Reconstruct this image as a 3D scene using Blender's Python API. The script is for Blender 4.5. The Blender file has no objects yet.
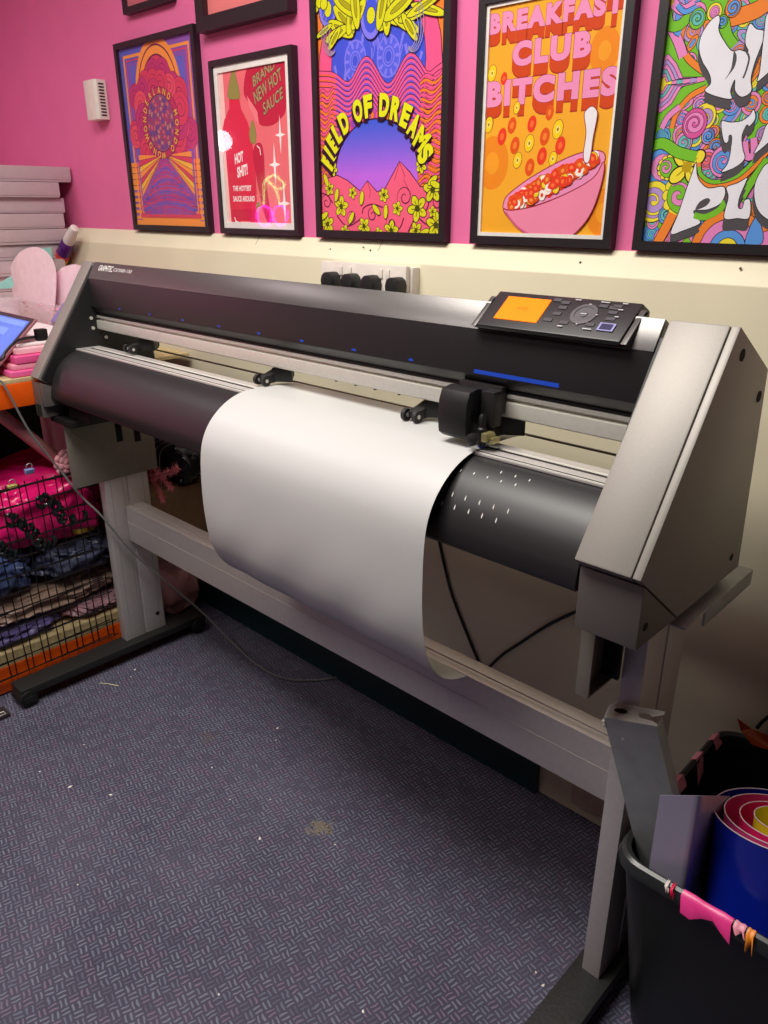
import bpy, bmesh, math, random
from mathutils import Vector, Matrix, noise, geometry
random.seed(7)
S = bpy.context.scene
COL = S.collection
# ------------------------------------------------------------------ camera geometry (also used to measure points on known planes)
CAMH = 1.365
PITCH, YAW, FPX = math.radians(21.85), math.radians(46.3), 768.0
FWDH = Vector((-math.cos(YAW), math.sin(YAW), 0)); RGT = Vector((math.sin(YAW), math.cos(YAW), 0)); UP = Vector((0, 0, 1))
FWD = FWDH*math.cos(PITCH) - UP*math.sin(PITCH); CUP = FWDH*math.sin(PITCH) + UP*math.cos(PITCH)
CAM = Vector((0, 0, CAMH))
def ray(u, v): return FWD + RGT*((u-384)/FPX) - CUP*((v-512)/FPX)
def at(u, v, **k):
    (ax, val), = k.items(); i = 'xyz'.index(ax); d = ray(u, v)
    return CAM + d*((val-CAM[i])/d[i])
# ------------------------------------------------------------------ materials
def lin(c):
    return tuple(((x/255)/12.92 if x/255 <= .04045 else ((x/255+.055)/1.055)**2.4) for x in c)
_M = {}
def mat(name, col, rough=.5, metal=0., var=.06, scale=40., bump=0., emit=0., spec=.5, trans=0., alpha=1., coat=0., sheen=0.):
    if name in _M: return _M[name]
    m = bpy.data.materials.new(name); m.use_nodes = True
    nt = m.node_tree; b = nt.nodes['Principled BSDF']; L = nt.links
    c = lin(col)
    tc = nt.nodes.new('ShaderNodeTexCoord'); nz = nt.nodes.new('ShaderNodeTexNoise')
    nz.inputs['Scale'].default_value = scale; nz.inputs['Detail'].default_value = 4
    L.new(tc.outputs['Object'], nz.inputs['Vector'])
    rp = nt.nodes.new('ShaderNodeValToRGB')
    rp.color_ramp.elements[0].position = .3; rp.color_ramp.elements[1].position = .7
    rp.color_ramp.elements[0].color = (*[x*(1-var) for x in c], 1); rp.color_ramp.elements[1].color = (*[min(1, x*(1+var)) for x in c], 1)
    L.new(nz.outputs['Fac'], rp.inputs['Fac']); L.new(rp.outputs['Color'], b.inputs['Base Color'])
    b.inputs['Roughness'].default_value = rough; b.inputs['Metallic'].default_value = metal
    b.inputs['Specular IOR Level'].default_value = spec
    if coat: b.inputs['Coat Weight'].default_value = coat; b.inputs['Coat Roughness'].default_value = .15
    if sheen: b.inputs['Sheen Weight'].default_value = sheen
    if trans: b.inputs['Transmission Weight'].default_value = trans
    if alpha < 1: b.inputs['Alpha'].default_value = alpha
    if emit:
        b.inputs['Emission Color'].default_value = (*c, 1); b.inputs['Emission Strength'].default_value = emit
    if bump:
        bp = nt.nodes.new('ShaderNodeBump'); bp.inputs['Strength'].default_value = bump; bp.inputs['Distance'].default_value = .002
        L.new(nz.outputs['Fac'], bp.inputs['Height']); L.new(bp.outputs['Normal'], b.inputs['Normal'])
    _M[name] = m
    return m
def ink(col):                                   # flat printed colour
    return mat('ink_%d_%d_%d' % col, col, rough=.55, var=.03, scale=15, spec=.2)
# ------------------------------------------------------------------ object helpers
ORG = {}
def tag(o, label=None, cat=None, group=None, kind=None):
    if label: o['label'] = label
    if cat: o['category'] = cat
    if group: o['group'] = group
    if kind: o['kind'] = kind
    return o
def thing(name, loc, label, cat, group=None):
    o = bpy.data.objects.new(name, None); COL.objects.link(o); o.location = loc; o.empty_display_size = .05
    ORG[o.name] = Vector(loc)
    return tag(o, label, cat, group)
def obj(name, bm, mats, parent=None, org=None, smooth=True, angle=35, bevel=0, seg=2):
    if bevel:
        bmesh.ops.recalc_face_normals(bm, faces=bm.faces)
        es = [e for e in bm.edges if len(e.link_faces) == 2 and e.calc_face_angle(0) > math.radians(25)]
        bmesh.ops.bevel(bm, geom=es, offset=bevel, segments=seg, profile=.6, affect='EDGES', clamp_overlap=True)
    bmesh.ops.recalc_face_normals(bm, faces=bm.faces)
    w = ORG[parent.name] if parent else (Vector(org) if org else Vector((0, 0, 0)))
    if w.length: bmesh.ops.translate(bm, verts=bm.verts, vec=-w)
    me = bpy.data.meshes.new(name); bm.to_mesh(me); bm.free()
    o = bpy.data.objects.new(name, me); COL.objects.link(o)
    for m in (mats if isinstance(mats, (list, tuple)) else [mats]): me.materials.append(m)
    if smooth:
        me.polygons.foreach_set('use_smooth', [True]*len(me.polygons)); me.set_sharp_from_angle(angle=math.radians(angle))
    if parent: o.parent = parent
    else: o.location = w
    ORG[o.name] = w
    return o
def struct(name, bm, m, **k):
    o = obj(name, bm, m, **k); o['kind'] = 'structure'; return o
def one(name, bm, m, org, label, cat, group=None, **k):
    return tag(obj(name, bm, m, None, org, **k), label, cat, group)
def B(): return bmesh.new()
def box(bm, a, b, M=None):
    a, b = Vector(a), Vector(b)
    vs = [bm.verts.new((x, y, z)) for x in (a.x, b.x) for y in (a.y, b.y) for z in (a.z, b.z)]
    if M is not None:
        for v in vs: v.co = M @ v.co
    for f in ((0, 1, 3, 2), (4, 6, 7, 5), (0, 4, 5, 1), (2, 3, 7, 6), (0, 2, 6, 4), (1, 5, 7, 3)): bm.faces.new([vs[i] for i in f])
    return vs
def prism(bm, prof, x0, x1, axis='x'):          # profile in the two other axes, extruded along axis
    def mk(p, t): return {'x': (t, p[0], p[1]), 'y': (p[0], t, p[1]), 'z': (p[0], p[1], t)}[axis]
    A = [bm.verts.new(mk(p, x0)) for p in prof]; Bv = [bm.verts.new(mk(p, x1)) for p in prof]
    n = len(prof)
    bm.faces.new(A); bm.faces.new(Bv[::-1])
    for i in range(n): bm.faces.new((A[i], A[(i+1) % n], Bv[(i+1) % n], Bv[i]))
def tube(bm, pts, r, seg=8, cap=True, closed=False):
    pts = [Vector(p) for p in pts]; n = len(pts); rings = []
    rr = r if isinstance(r, (list, tuple)) else [r]*n
    prev = None
    for i, p in enumerate(pts):
        if closed: t = pts[(i+1) % n]-pts[i-1]
        else: t = pts[min(i+1, n-1)]-pts[max(i-1, 0)]
        t.normalize()
        a = prev - t*prev.dot(t) if prev is not None else t.orthogonal()
        if a.length < 1e-6: a = t.orthogonal()
        a.normalize(); prev = a; b = t.cross(a)
        rings.append([bm.verts.new(p+(a*math.cos(2*math.pi*k/seg)+b*math.sin(2*math.pi*k/seg))*rr[i]) for k in range(seg)])
    for i in range(n if closed else n-1):
        A, C = rings[i], rings[(i+1) % n]
        for k in range(seg): bm.faces.new((A[k], A[(k+1) % seg], C[(k+1) % seg], C[k]))
    if cap and not closed: bm.faces.new(rings[0][::-1]); bm.faces.new(rings[-1])
def spline(pts, n=8, closed=False):
    pts = [Vector(p) for p in pts]; out = []; N = len(pts)
    for i in range(N if closed else N-1):
        g = (lambda j: pts[j % N]) if closed else (lambda j: pts[max(0, min(N-1, j))])
        p0, p1, p2, p3 = g(i-1), g(i), g(i+1), g(i+2)
        for k in range(n):
            t = k/n
            out.append(.5*((2*p1)+(p2-p0)*t+(2*p0-5*p1+4*p2-p3)*t*t+(3*p1-p0-3*p2+p3)*t**3))
    if not closed: out.append(pts[-1])
    return out
def cyl(bm, p0, p1, r0, r1=None, seg=20): tube(bm, [p0, p1], [r0, r0 if r1 is None else r1], seg)
def lathe(bm, prof, org, axis=(0, 0, 1), seg=28):
    ax = Vector(axis).normalized(); a = ax.orthogonal().normalized(); b = ax.cross(a); o = Vector(org); rings = []
    for r, h in prof: rings.append([bm.verts.new(o+ax*h+(a*math.cos(2*math.pi*k/seg)+b*math.sin(2*math.pi*k/seg))*max(r, 1e-4)) for k in range(seg)])
    for A, C in zip(rings, rings[1:]):
        for k in range(seg): bm.faces.new((A[k], A[(k+1) % seg], C[(k+1) % seg], C[k]))
    bm.faces.new(rings[0][::-1]); bm.faces.new(rings[-1])
def blob(bm, c, s, amp=.25, freq=3., seed=0, sub=4, flat=None):
    r = bmesh.ops.create_icosphere(bm, subdivisions=sub, radius=1)
    c = Vector(c); s = Vector(s)
    for v in r['verts']:
        d = v.co.normalized()
        k = 1+amp*noise.fractal(d*freq+Vector((seed*7.3, seed*3.1, seed)), .9, 2.1, 4)
        k += amp*.35*abs(noise.noise(d*freq*3.1+Vector((seed, 9, seed*2))))
        sx = Vector((math.copysign(abs(d.x)**.75, d.x), math.copysign(abs(d.y)**.75, d.y), math.copysign(abs(d.z)**.75, d.z)))
        v.co = Vector((sx.x*s.x*k, sx.y*s.y*k, sx.z*s.z*k))+c
        if flat is not None and v.co.z < flat: v.co.z = flat
def sheet(bm, rows, th=0.):                      # grid of points -> surface, optional thickness
    G = [[bm.verts.new(p) for p in r] for r in rows]; fs = []
    for A, C in zip(G, G[1:]):
        for k in range(len(A)-1): fs.append(bm.faces.new((A[k], A[k+1], C[k+1], C[k])))
    if th: bmesh.ops.recalc_face_normals(bm, faces=fs); bmesh.ops.solidify(bm, geom=fs, thickness=th)
_dg = None
def glyphs(s, offset=0., spacing=1., shear=0.):
    cu = bpy.data.curves.new('t', 'FONT'); cu.body = s; cu.offset = offset; cu.space_character = spacing; cu.shear = shear; cu.resolution_u = 5
    o = bpy.data.objects.new('t', cu); COL.objects.link(o)
    bpy.context.view_layer.update(); dg = bpy.context.evaluated_depsgraph_get(); e = o.evaluated_get(dg); me = e.to_mesh()
    vs = [(v.co.x, v.co.y) for v in me.vertices]; fs = [tuple(p.vertices) for p in me.polygons]
    e.to_mesh_clear(); bpy.data.objects.remove(o); bpy.data.curves.remove(cu)
    return vs, fs

# ------------------------------------------------------------------ palette
PINK = mat('pink_wall_paint', (228, 108, 160), .62, var=.03, scale=8)
CREAM = mat('cream_panel_paint', (228, 219, 190), .5, var=.03, scale=6)
DIMW = mat('dim_plum_wall_paint', (62, 44, 56), .7)
WHITEP = mat('white_ceiling_paint', (170, 167, 162), .8)
TEAL = mat('dark_teal_skirting', (18, 52, 55), .5)
SILVER = mat('silver_grey_machine_paint', (142, 137, 131), .45, .25, var=.03, scale=300)
SILVERT = mat('satin_silver_top_cover', (104, 101, 100), .3, .6, var=.03, scale=300)
BLKFACE = mat('black_satin_plastic', (36, 33, 35), .4, var=.05, scale=200)
BLKDRUM = mat('black_drum_enamel', (30, 28, 30), .44, var=.05, scale=250, spec=.6)
BLK = mat('matt_black_plastic', (20, 20, 21), .5)
DARK = mat('black_hole', (5, 5, 5), .9)
ALU = mat('brushed_aluminium', (218, 215, 206), .4, .4, var=.04, scale=120)
ALUD = mat('grey_aluminium_extrusion', (204, 198, 196), .42, .35, var=.04, scale=90)
FOOT = mat('black_crackle_steel', (32, 32, 31), .5, var=.15, scale=160, bump=.3)
STEEL = mat('galvanised_steel', (158, 162, 162), .4, .4, var=.08, scale=30)
WHITE = mat('white_vinyl_sheet', (196, 196, 195), .38, var=.01, scale=5)
BLUEP = mat('blue_print', (20, 70, 190), .5)
FRAMEB = mat('black_frame_wood', (30, 24, 28), .4, var=.1)
MATW = mat('white_mount_card', (232, 228, 222), .7)
PLASTW = mat('white_socket_plastic', (228, 220, 210), .35)
ORANGE = mat('orange_racking_paint', (240, 92, 8), .4, var=.04)
BOARD = mat('chipboard', (196, 176, 130), .8, var=.2, scale=120)
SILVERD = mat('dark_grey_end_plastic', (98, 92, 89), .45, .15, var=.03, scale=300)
GREYPLATE = mat('grey_bracket_paint', (128, 122, 112), .45, .3, var=.05)

def glass_mat():
    m = bpy.data.materials.new('picture_glass'); m.use_nodes = True; nt = m.node_tree; nt.nodes.clear()
    out = nt.nodes.new('ShaderNodeOutputMaterial'); mx = nt.nodes.new('ShaderNodeMixShader'); tr = nt.nodes.new('ShaderNodeBsdfTransparent'); gl = nt.nodes.new('ShaderNodeBsdfGlossy')
    fr = nt.nodes.new('ShaderNodeFresnel'); fr.inputs['IOR'].default_value = 1.45; gl.inputs['Roughness'].default_value = .03
    ge = nt.nodes.new('ShaderNodeNewGeometry'); iv = nt.nodes.new('ShaderNodeMath'); iv.operation = 'SUBTRACT'; iv.inputs[0].default_value = 1; nt.links.new(ge.outputs['Backfacing'], iv.inputs[1]); mu = nt.nodes.new('ShaderNodeMath'); mu.operation = 'MULTIPLY'; nt.links.new(fr.outputs[0], mu.inputs[0]); nt.links.new(iv.outputs[0], mu.inputs[1]); nt.links.new(mu.outputs[0], mx.inputs[0]); nt.links.new(tr.outputs[0], mx.inputs[1]); nt.links.new(gl.outputs[0], mx.inputs[2]); nt.links.new(mx.outputs[0], out.inputs[0])
    return m
GLASS = glass_mat()
def film_mat(name, col, a):
    m = bpy.data.materials.new(name); m.use_nodes = True; nt = m.node_tree; nt.nodes.clear()
    out = nt.nodes.new('ShaderNodeOutputMaterial'); mx = nt.nodes.new('ShaderNodeMixShader'); tr = nt.nodes.new('ShaderNodeBsdfTransparent'); pb = nt.nodes.new('ShaderNodeBsdfPrincipled')
    pb.inputs['Base Color'].default_value = (*lin(col), 1); pb.inputs['Roughness'].default_value = .15; mx.inputs[0].default_value = a
    nt.links.new(tr.outputs[0], mx.inputs[1]); nt.links.new(pb.outputs[0], mx.inputs[2]); nt.links.new(mx.outputs[0], out.inputs[0])
    return m
CLEAR = film_mat('clear_plastic', (235, 215, 222), .28)

def carpet_mat():
    m = bpy.data.materials.new('woven_carpet'); m.use_nodes = True; nt = m.node_tree; N = nt.nodes; L = nt.links; b = N['Principled BSDF']
    def math_(op, a, c=None, d=None):
        n = N.new('ShaderNodeMath'); n.operation = op
        for i, q in enumerate((a, c, d)):
            if q is None: continue
            if isinstance(q, (int, float)): n.inputs[i].default_value = q
            else: L.new(q, n.inputs[i])
        return n.outputs[0]
    tc = N.new('ShaderNodeTexCoord')
    nz = N.new('ShaderNodeTexNoise'); nz.inputs['Scale'].default_value = 60; nz.inputs['Detail'].default_value = 1; L.new(tc.outputs['Object'], nz.inputs['Vector'])
    mx = N.new('ShaderNodeVectorMath'); mx.operation = 'MULTIPLY_ADD'; L.new(nz.outputs['Color'], mx.inputs[0]); mx.inputs[1].default_value = (.007, .007, 0); L.new(tc.outputs['Object'], mx.inputs[2])
    mp = N.new('ShaderNodeMapping'); L.new(mx.outputs[0], mp.inputs['Vector']); mp.inputs['Rotation'].default_value = (0, 0, math.radians(-76)); c = 1/.0185; mp.inputs['Scale'].default_value = (c, c, c)
    sp = N.new('ShaderNodeSeparateXYZ'); L.new(mp.outputs[0], sp.inputs[0])
    # skewed basket weave: alternate rows of dashes in two directions
    u = math_('ADD', sp.outputs['X'], math_('MULTIPLY', sp.outputs['Y'], .0)); v = sp.outputs['Y']
    par = math_('MODULO', math_('ADD', math_('ADD', math_('FLOOR', u), math_('FLOOR', v)), 1000), 2)
    fu = math_('SUBTRACT', math_('FRACT', u), .5); fv = math_('SUBTRACT', math_('FRACT', v), .5)
    ip = math_('SUBTRACT', 1, par)
    a = math_('ADD', math_('MULTIPLY', fu, par), math_('MULTIPLY', fv, ip)); c_ = math_('ADD', math_('MULTIPLY', fv, par), math_('MULTIPLY', fu, ip))
    def band(q, h, s):
        mr = N.new('ShaderNodeMapRange'); mr.interpolation_type = 'SMOOTHSTEP'; L.new(math_('ABSOLUTE', q), mr.inputs[0])
        mr.inputs[1].default_value = h+s; mr.inputs[2].default_value = h-s; mr.inputs[3].default_value = 0; mr.inputs[4].default_value = 1
        return mr.outputs[0]
    c2 = math_('SUBTRACT', math_('ABSOLUTE', c_), .25)
    mask = math_('MULTIPLY', band(a, .42, .10), band(c2, .08, .09))
    cell = N.new('ShaderNodeVectorMath'); cell.operation = 'FLOOR'; L.new(mp.outputs[0], cell.inputs[0])
    wn = N.new('ShaderNodeTexWhiteNoise'); wn.noise_dimensions = '2D'; L.new(cell.outputs[0], wn.inputs['Vector'])
    rp = N.new('ShaderNodeValToRGB'); rp.color_ramp.interpolation = 'CONSTANT'
    for i, (p, col) in enumerate([(0, (124, 128, 146)), (.34, (126, 112, 134)), (.56, (112, 116, 136)), (.85, (100, 98, 118))]):
        e = rp.color_ramp.elements[i] if i < 2 else rp.color_ramp.elements.new(p)
        e.position = p; e.color = (*lin(col), 1)
    L.new(wn.outputs['Value'], rp.inputs[0])
    big = N.new('ShaderNodeTexNoise'); big.inputs['Scale'].default_value = 3.5; big.inputs['Detail'].default_value = 3; L.new(tc.outputs['Object'], big.inputs['Vector'])
    br = N.new('ShaderNodeValToRGB'); br.color_ramp.elements[0].color = (*lin((68, 66, 82)), 1); br.color_ramp.elements[1].color = (*lin((84, 80, 96)), 1)
    br.color_ramp.elements[0].position = .3; br.color_ramp.elements[1].position = .7; L.new(big.outputs['Fac'], br.inputs[0])
    def mix(f, A, Bc):
        n = N.new('ShaderNodeMix'); n.data_type = 'RGBA'
        (L.new(f, n.inputs[0]) if not isinstance(f, float) else setattr(n.inputs[0], 'default_value', f))
        for q, idx in ((A, 6), (Bc, 7)):
            if isinstance(q, tuple): n.inputs[idx].default_value = (*lin(q), 1)
            else: L.new(q, n.inputs[idx])
        return n.outputs[2]
    col = mix(mask, br.outputs[0], rp.outputs[0])
    # two dried stains
    for (p, r, cc, k) in ((at(320, 828, z=0), .033, (128, 117, 102), .7), (at(209, 737, z=0), .03, (92, 80, 74), .4)):
        d = N.new('ShaderNodeVectorMath'); d.operation = 'DISTANCE'; L.new(tc.outputs['Object'], d.inputs[0]); d.inputs[1].default_value = p
        n2 = N.new('ShaderNodeTexNoise'); n2.inputs['Scale'].default_value = 55; L.new(tc.outputs['Object'], n2.inputs['Vector'])
        dd = math_('ADD', d.outputs['Value'], math_('MULTIPLY', math_('SUBTRACT', n2.outputs['Fac'], .5), .08))
        mr = N.new('ShaderNodeMapRange'); L.new(dd, mr.inputs[0]); mr.inputs[1].default_value = r; mr.inputs[2].default_value = r*.4; mr.inputs[3].default_value = 0; mr.inputs[4].default_value = k
        col = mix(mr.outputs[0], col, cc)
    L.new(col, b.inputs['Base Color']); b.inputs['Roughness'].default_value = .95; b.inputs['Specular IOR Level'].default_value = .15
    fine = N.new('ShaderNodeTexNoise'); fine.inputs['Scale'].default_value = 700; L.new(tc.outputs['Object'], fine.inputs['Vector'])
    bp = N.new('ShaderNodeBump'); bp.inputs['Strength'].default_value = .5; bp.inputs['Distance'].default_value = .003; L.new(math_('ADD', mask, fine.outputs['Fac']), bp.inputs['Height']); L.new(bp.outputs[0], b.inputs['Normal'])
    return m

# ------------------------------------------------------------------ room
XL, XR, YF, YW, ZC = -3.9, 1.9, -2.4, 1.41, 2.62
YP = 1.37                                         # face of the cream panelling
bm = B(); box(bm, (XL-.1, YF-.1, -.06), (XR+.1, YW+.1, 0)); struct('floor', bm, carpet_mat(), smooth=False)
bm = B(); box(bm, (XL-.1, YW, 0), (XR+.1, YW+.1, ZC)); struct('wall_back', bm, PINK, smooth=False)
bm = B(); box(bm, (XL-.1, YF, 0), (XL, YW, ZC)); struct('wall_left', bm, PINK, smooth=False)
bm = B(); box(bm, (XR, YF, 0), (XR+.1, YW, ZC)); struct('wall_right', bm, DIMW, smooth=False)
bm = B(); box(bm, (XL-.1, YF-.1, 0), (XR+.1, YF, ZC)); struct('wall_front', bm, DIMW, smooth=False)
bm = B(); box(bm, (XL-.1, YF-.1, ZC), (XR+.1, YW+.1, ZC+.06)); struct('ceiling', bm, WHITEP, smooth=False)
LED = 1.284; CRE = 1.239
bm = B(); prism(bm, [(YP, 0), (YW-.001, 0), (YW-.001, LED), (YP+.035, LED), (YP, CRE)], XL, XR)
struct('trim_1', bm, CREAM, bevel=.002)
bm = B()                                          # butt-joint seams and fixing screws on the sloping cap
for u in (255, 377):
    x = at(u, 250, y=YP+.015).x
    for dx in (0,):
        vs = [bm.verts.new(p) for p in ((x, YP-.0006, CRE-.002), (x+.0018, YP-.0006, CRE-.002), (x+.0018, YP+.0345, LED+.0006), (x, YP+.0345, LED+.0006))]; bm.faces.new(vs)
struct('trim_2', bm, mat('seam_line', (120, 112, 92), .8), smooth=False)
bm = B()
for u, v in ((331, 249), (364, 247), (371, 250), (581, 262), (741, 268), (160, 243)):
    p = at(u, v, y=YP+.018); cyl(bm, (p.x, p.y-.004, p.z-.001), (p.x, p.y-.0005, p.z), .0018, seg=10)
struct('trim_3', bm, mat('rusty_screw', (130, 100, 70), .5, .5))
bm = B(); prism(bm, [(YP-.001, 0), (YP-.014, 0), (YP-.014, .085), (YP-.008, .095), (YP-.001, .095)], -2.6, -.775); struct('baseboard_back', bm, TEAL)
# pale panel end hanging down by the wall, right of the skirting
bm = B(); y = 1.345
prism(bm, [(at(571, 770, y=y).x, .2), (at(571, 803, y=y).x, at(571, 803, y=y).z), (at(586, 811, y=y).x, at(586, 811, y=y).z), (at(640, 822, y=y).x, at(640, 822, y=y).z), (at(640, 770, y=y).x, .2)], y, YP-.0005, 'y')
struct('trim_4', bm, mat('pale_board', (200, 180, 162), .6), bevel=.001)

# ------------------------------------------------------------------ printed artwork: coloured shapes laid in one mesh
class Art:
    def __init__(s, y, clip): s.bm = B(); s.y = y; s.mats = []; s.clip = clip; s.n = 0
    def mi(s, col):
        m = ink(col)
        if m not in s.mats: s.mats.append(m)
        return s.mats.index(m)
    def c(s, x, z): return (min(max(x, s.clip[0]), s.clip[2]), min(max(z, s.clip[1]), s.clip[3]))
    def poly(s, pts, col, step=True):
        if step: s.n += 1
        pts = [s.c(p[0], p[1]) for p in pts]; i = s.mi(col); y = s.y - s.n*5e-6
        q = [pts[0]]
        for p in pts[1:]:
            if (Vector(p)-Vector(q[-1])).length > 1e-5: q.append(p)
        if len(q) < 3: return
        tris = geometry.tessellate_polygon([[Vector((p[0], p[1], 0)) for p in q]])
        vs = [s.bm.verts.new((p[0], y, p[1])) for p in q]
        for t in tris:
            try: f = s.bm.faces.new([vs[k] for k in t]); f.material_index = i
            except ValueError: pass
    def strip(s, A, C, col, step=True):           # ribbon between two rails
        if step: s.n += 1
        i = s.mi(col); y = s.y - s.n*5e-6
        a = [s.bm.verts.new((*(lambda q: (q[0], y, q[1]))(s.c(*p)),)) for p in A]; b = [s.bm.verts.new((*(lambda q: (q[0], y, q[1]))(s.c(*p)),)) for p in C]
        for k in range(len(a)-1):
            f = s.bm.faces.new((a[k], a[k+1], b[k+1], b[k])); f.material_index = i
    def stroke(s, pts, w, col, closed=False, step=True):
        pts = [Vector((p[0], p[1])) for p in pts]; n = len(pts); A, C = [], []
        if closed: pts = pts+[pts[0]]; n += 1
        for k in range(n):
            if closed: t = pts[(k+1) % (n-1)]-pts[(k-1) % (n-1)]
            else: t = pts[min(k+1, n-1)]-pts[max(k-1, 0)]
            if t.length < 1e-9: t = Vector((1, 0))
            t.normalize(); nn = Vector((-t.y, t.x)); ww = (w[k] if isinstance(w, list) else w)/2
            A.append(pts[k]+nn*ww); C.append(pts[k]-nn*ww)
        s.strip([tuple(p) for p in A], [tuple(p) for p in C], col, step)
    def shape(s, pts, col, line=None, lw=.0015):
        s.poly(pts, col)
        if line: s.stroke(pts, lw, line, True)
    def rect(s, x0, z0, x1, z1, col): s.poly([(x0, z0), (x1, z0), (x1, z1), (x0, z1)], col)
    def ell(s, cx, cz, rx, rz, col, a=0., line=None, lw=.0012, step=True):
        p = [(cx+rx*math.cos(t)*math.cos(a)-rz*math.sin(t)*math.sin(a), cz+rx*math.cos(t)*math.sin(a)+rz*math.sin(t)*math.cos(a)) for t in [2*math.pi*k/26 for k in range(26)]]
        s.poly(p, col, step)
        if line: s.stroke(p, lw, line, True)
    def ring(s, cx, cz, rx, rz, w, col, a0=0, a1=360, n=40):
        s.strip([(cx+(rx-w)*math.cos(math.radians(a0+(a1-a0)*k/n)), cz+(rz-w)*math.sin(math.radians(a0+(a1-a0)*k/n))) for k in range(n+1)],
                [(cx+rx*math.cos(math.radians(a0+(a1-a0)*k/n)), cz+rz*math.sin(math.radians(a0+(a1-a0)*k/n))) for k in range(n+1)], col)
    def text(s, st, fn, col, off=0., spacing=1., shear=0.):   # fn maps em coordinates to the wall
        s.n += 1; i = s.mi(col); y = s.y - s.n*5e-6
        vs, fs = glyphs(st, off, spacing, shear)
        V = [s.bm.verts.new((*(lambda q: (q[0], y, q[1]))(s.c(*fn(*v))),)) for v in vs]
        for f in fs:
            try: F = s.bm.faces.new([V[k] for k in f]); F.material_index = i
            except ValueError: pass
    def fitline(s, st, x0, x1, z0, z1, off=0., spacing=1., slope=0.):
        vs, _ = glyphs(st, off, spacing); xs = [v[0] for v in vs]; zs = [v[1] for v in vs]
        ax, bx, az, bz = min(xs), max(xs), min(zs), max(zs)
        return lambda a, b: (x0+(a-ax)/(bx-ax)*(x1-x0), z0+(b-az)/(bz-az)*(z1-z0)+slope*((x0+(a-ax)/(bx-ax)*(x1-x0))-x0))
    def spiral(s, cx, cz, r, turns, w, col, a0=0., sgn=1, line=None, lw=.0012, r0=.12):
        n = int(22*turns); p = []; ws = []
        for k in range(n+1):
            t = k/n; rr = r*(r0+(1-r0)*t); a = a0+sgn*turns*2*math.pi*t
            p.append((cx+rr*math.cos(a), cz+rr*math.sin(a))); ws.append(w*(.35+.65*math.sin(math.pi*min(t*1.1, 1))))
        if line: s.stroke(p, [q+2*lw for q in ws], line)
        s.stroke(p, ws, col)
    def flower(s, cx, cz, r, col, core, line, n=5, a0=.3):
        for k in range(n):
            a = a0+2*math.pi*k/n; s.ell(cx+.55*r*math.cos(a), cz+.55*r*math.sin(a), .5*r, .34*r, col, a, line, r*.07)
        s.ell(cx, cz, .26*r, .26*r, core)
        for k in range(n):
            a = a0+2*math.pi*k/n; s.stroke([(cx, cz), (cx+.62*r*math.cos(a), cz+.62*r*math.sin(a))], r*.07, core)

def framed(x0, x1, z0, z1, fw, label, art_fn, mount=0., group='framed posters along the pink wall', name='framed_poster', depth=.021, inner=None):
    yb = YW-.001; yf = yb-depth
    t = thing(name, ((x0+x1)/2, yb, z0), label, 'poster', group)
    bm = B()
    for (a, b, c, d) in ((x0, z0, x1, z0+fw), (x0, z1-fw, x1, z1), (x0, z0+fw, x0+fw, z1-fw), (x1-fw, z0+fw, x1, z1-fw)): box(bm, (a, yf, b), (c, yb, d))
    bmesh.ops.remove_doubles(bm, verts=bm.verts, dist=1e-6)
    obj('frame', bm, FRAMEB, t, smooth=False)
    X0, X1, Z0, Z1 = x0+fw, x1-fw, z0+fw, z1-fw
    bm = B(); box(bm, (X0, yb-.0115, Z0), (X1, yb-.001, Z1)); obj('backing', bm, MATW, t, smooth=False)
    if mount:
        bm = B()
        for (a, b, c, d) in ((X0, Z0, X1, Z0+mount), (X0, Z1-mount, X1, Z1), (X0, Z0+mount, X0+mount, Z1-mount), (X1-mount, Z0+mount, X1, Z1-mount)): box(bm, (a, yf+.005, b), (c, yb-.0116, d))
        obj('mount', bm, MATW, t, smooth=False)
        X0 += mount; X1 -= mount; Z0 += mount; Z1 -= mount
    A = Art(yb-.012, (X0, Z0, X1, Z1)); art_fn(A, X0, Z0, X1, Z1)
    obj('print', A.bm, A.mats, t, smooth=False)
    bm = B(); box(bm, (x0+fw, yf+.0025, z0+fw), (x1-fw, yf+.0038, z1-fw)); obj('glass_pane', bm, GLASS, t, smooth=False)
    return t
YPR = YW-.013
def T(x0, y0, k):                                 # measure a crop of the photograph on the print plane
    def f(a, b):
        p = at(x0+a*k, y0+b*k, y=YPR); return (p.x, p.z)
    return f

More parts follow.
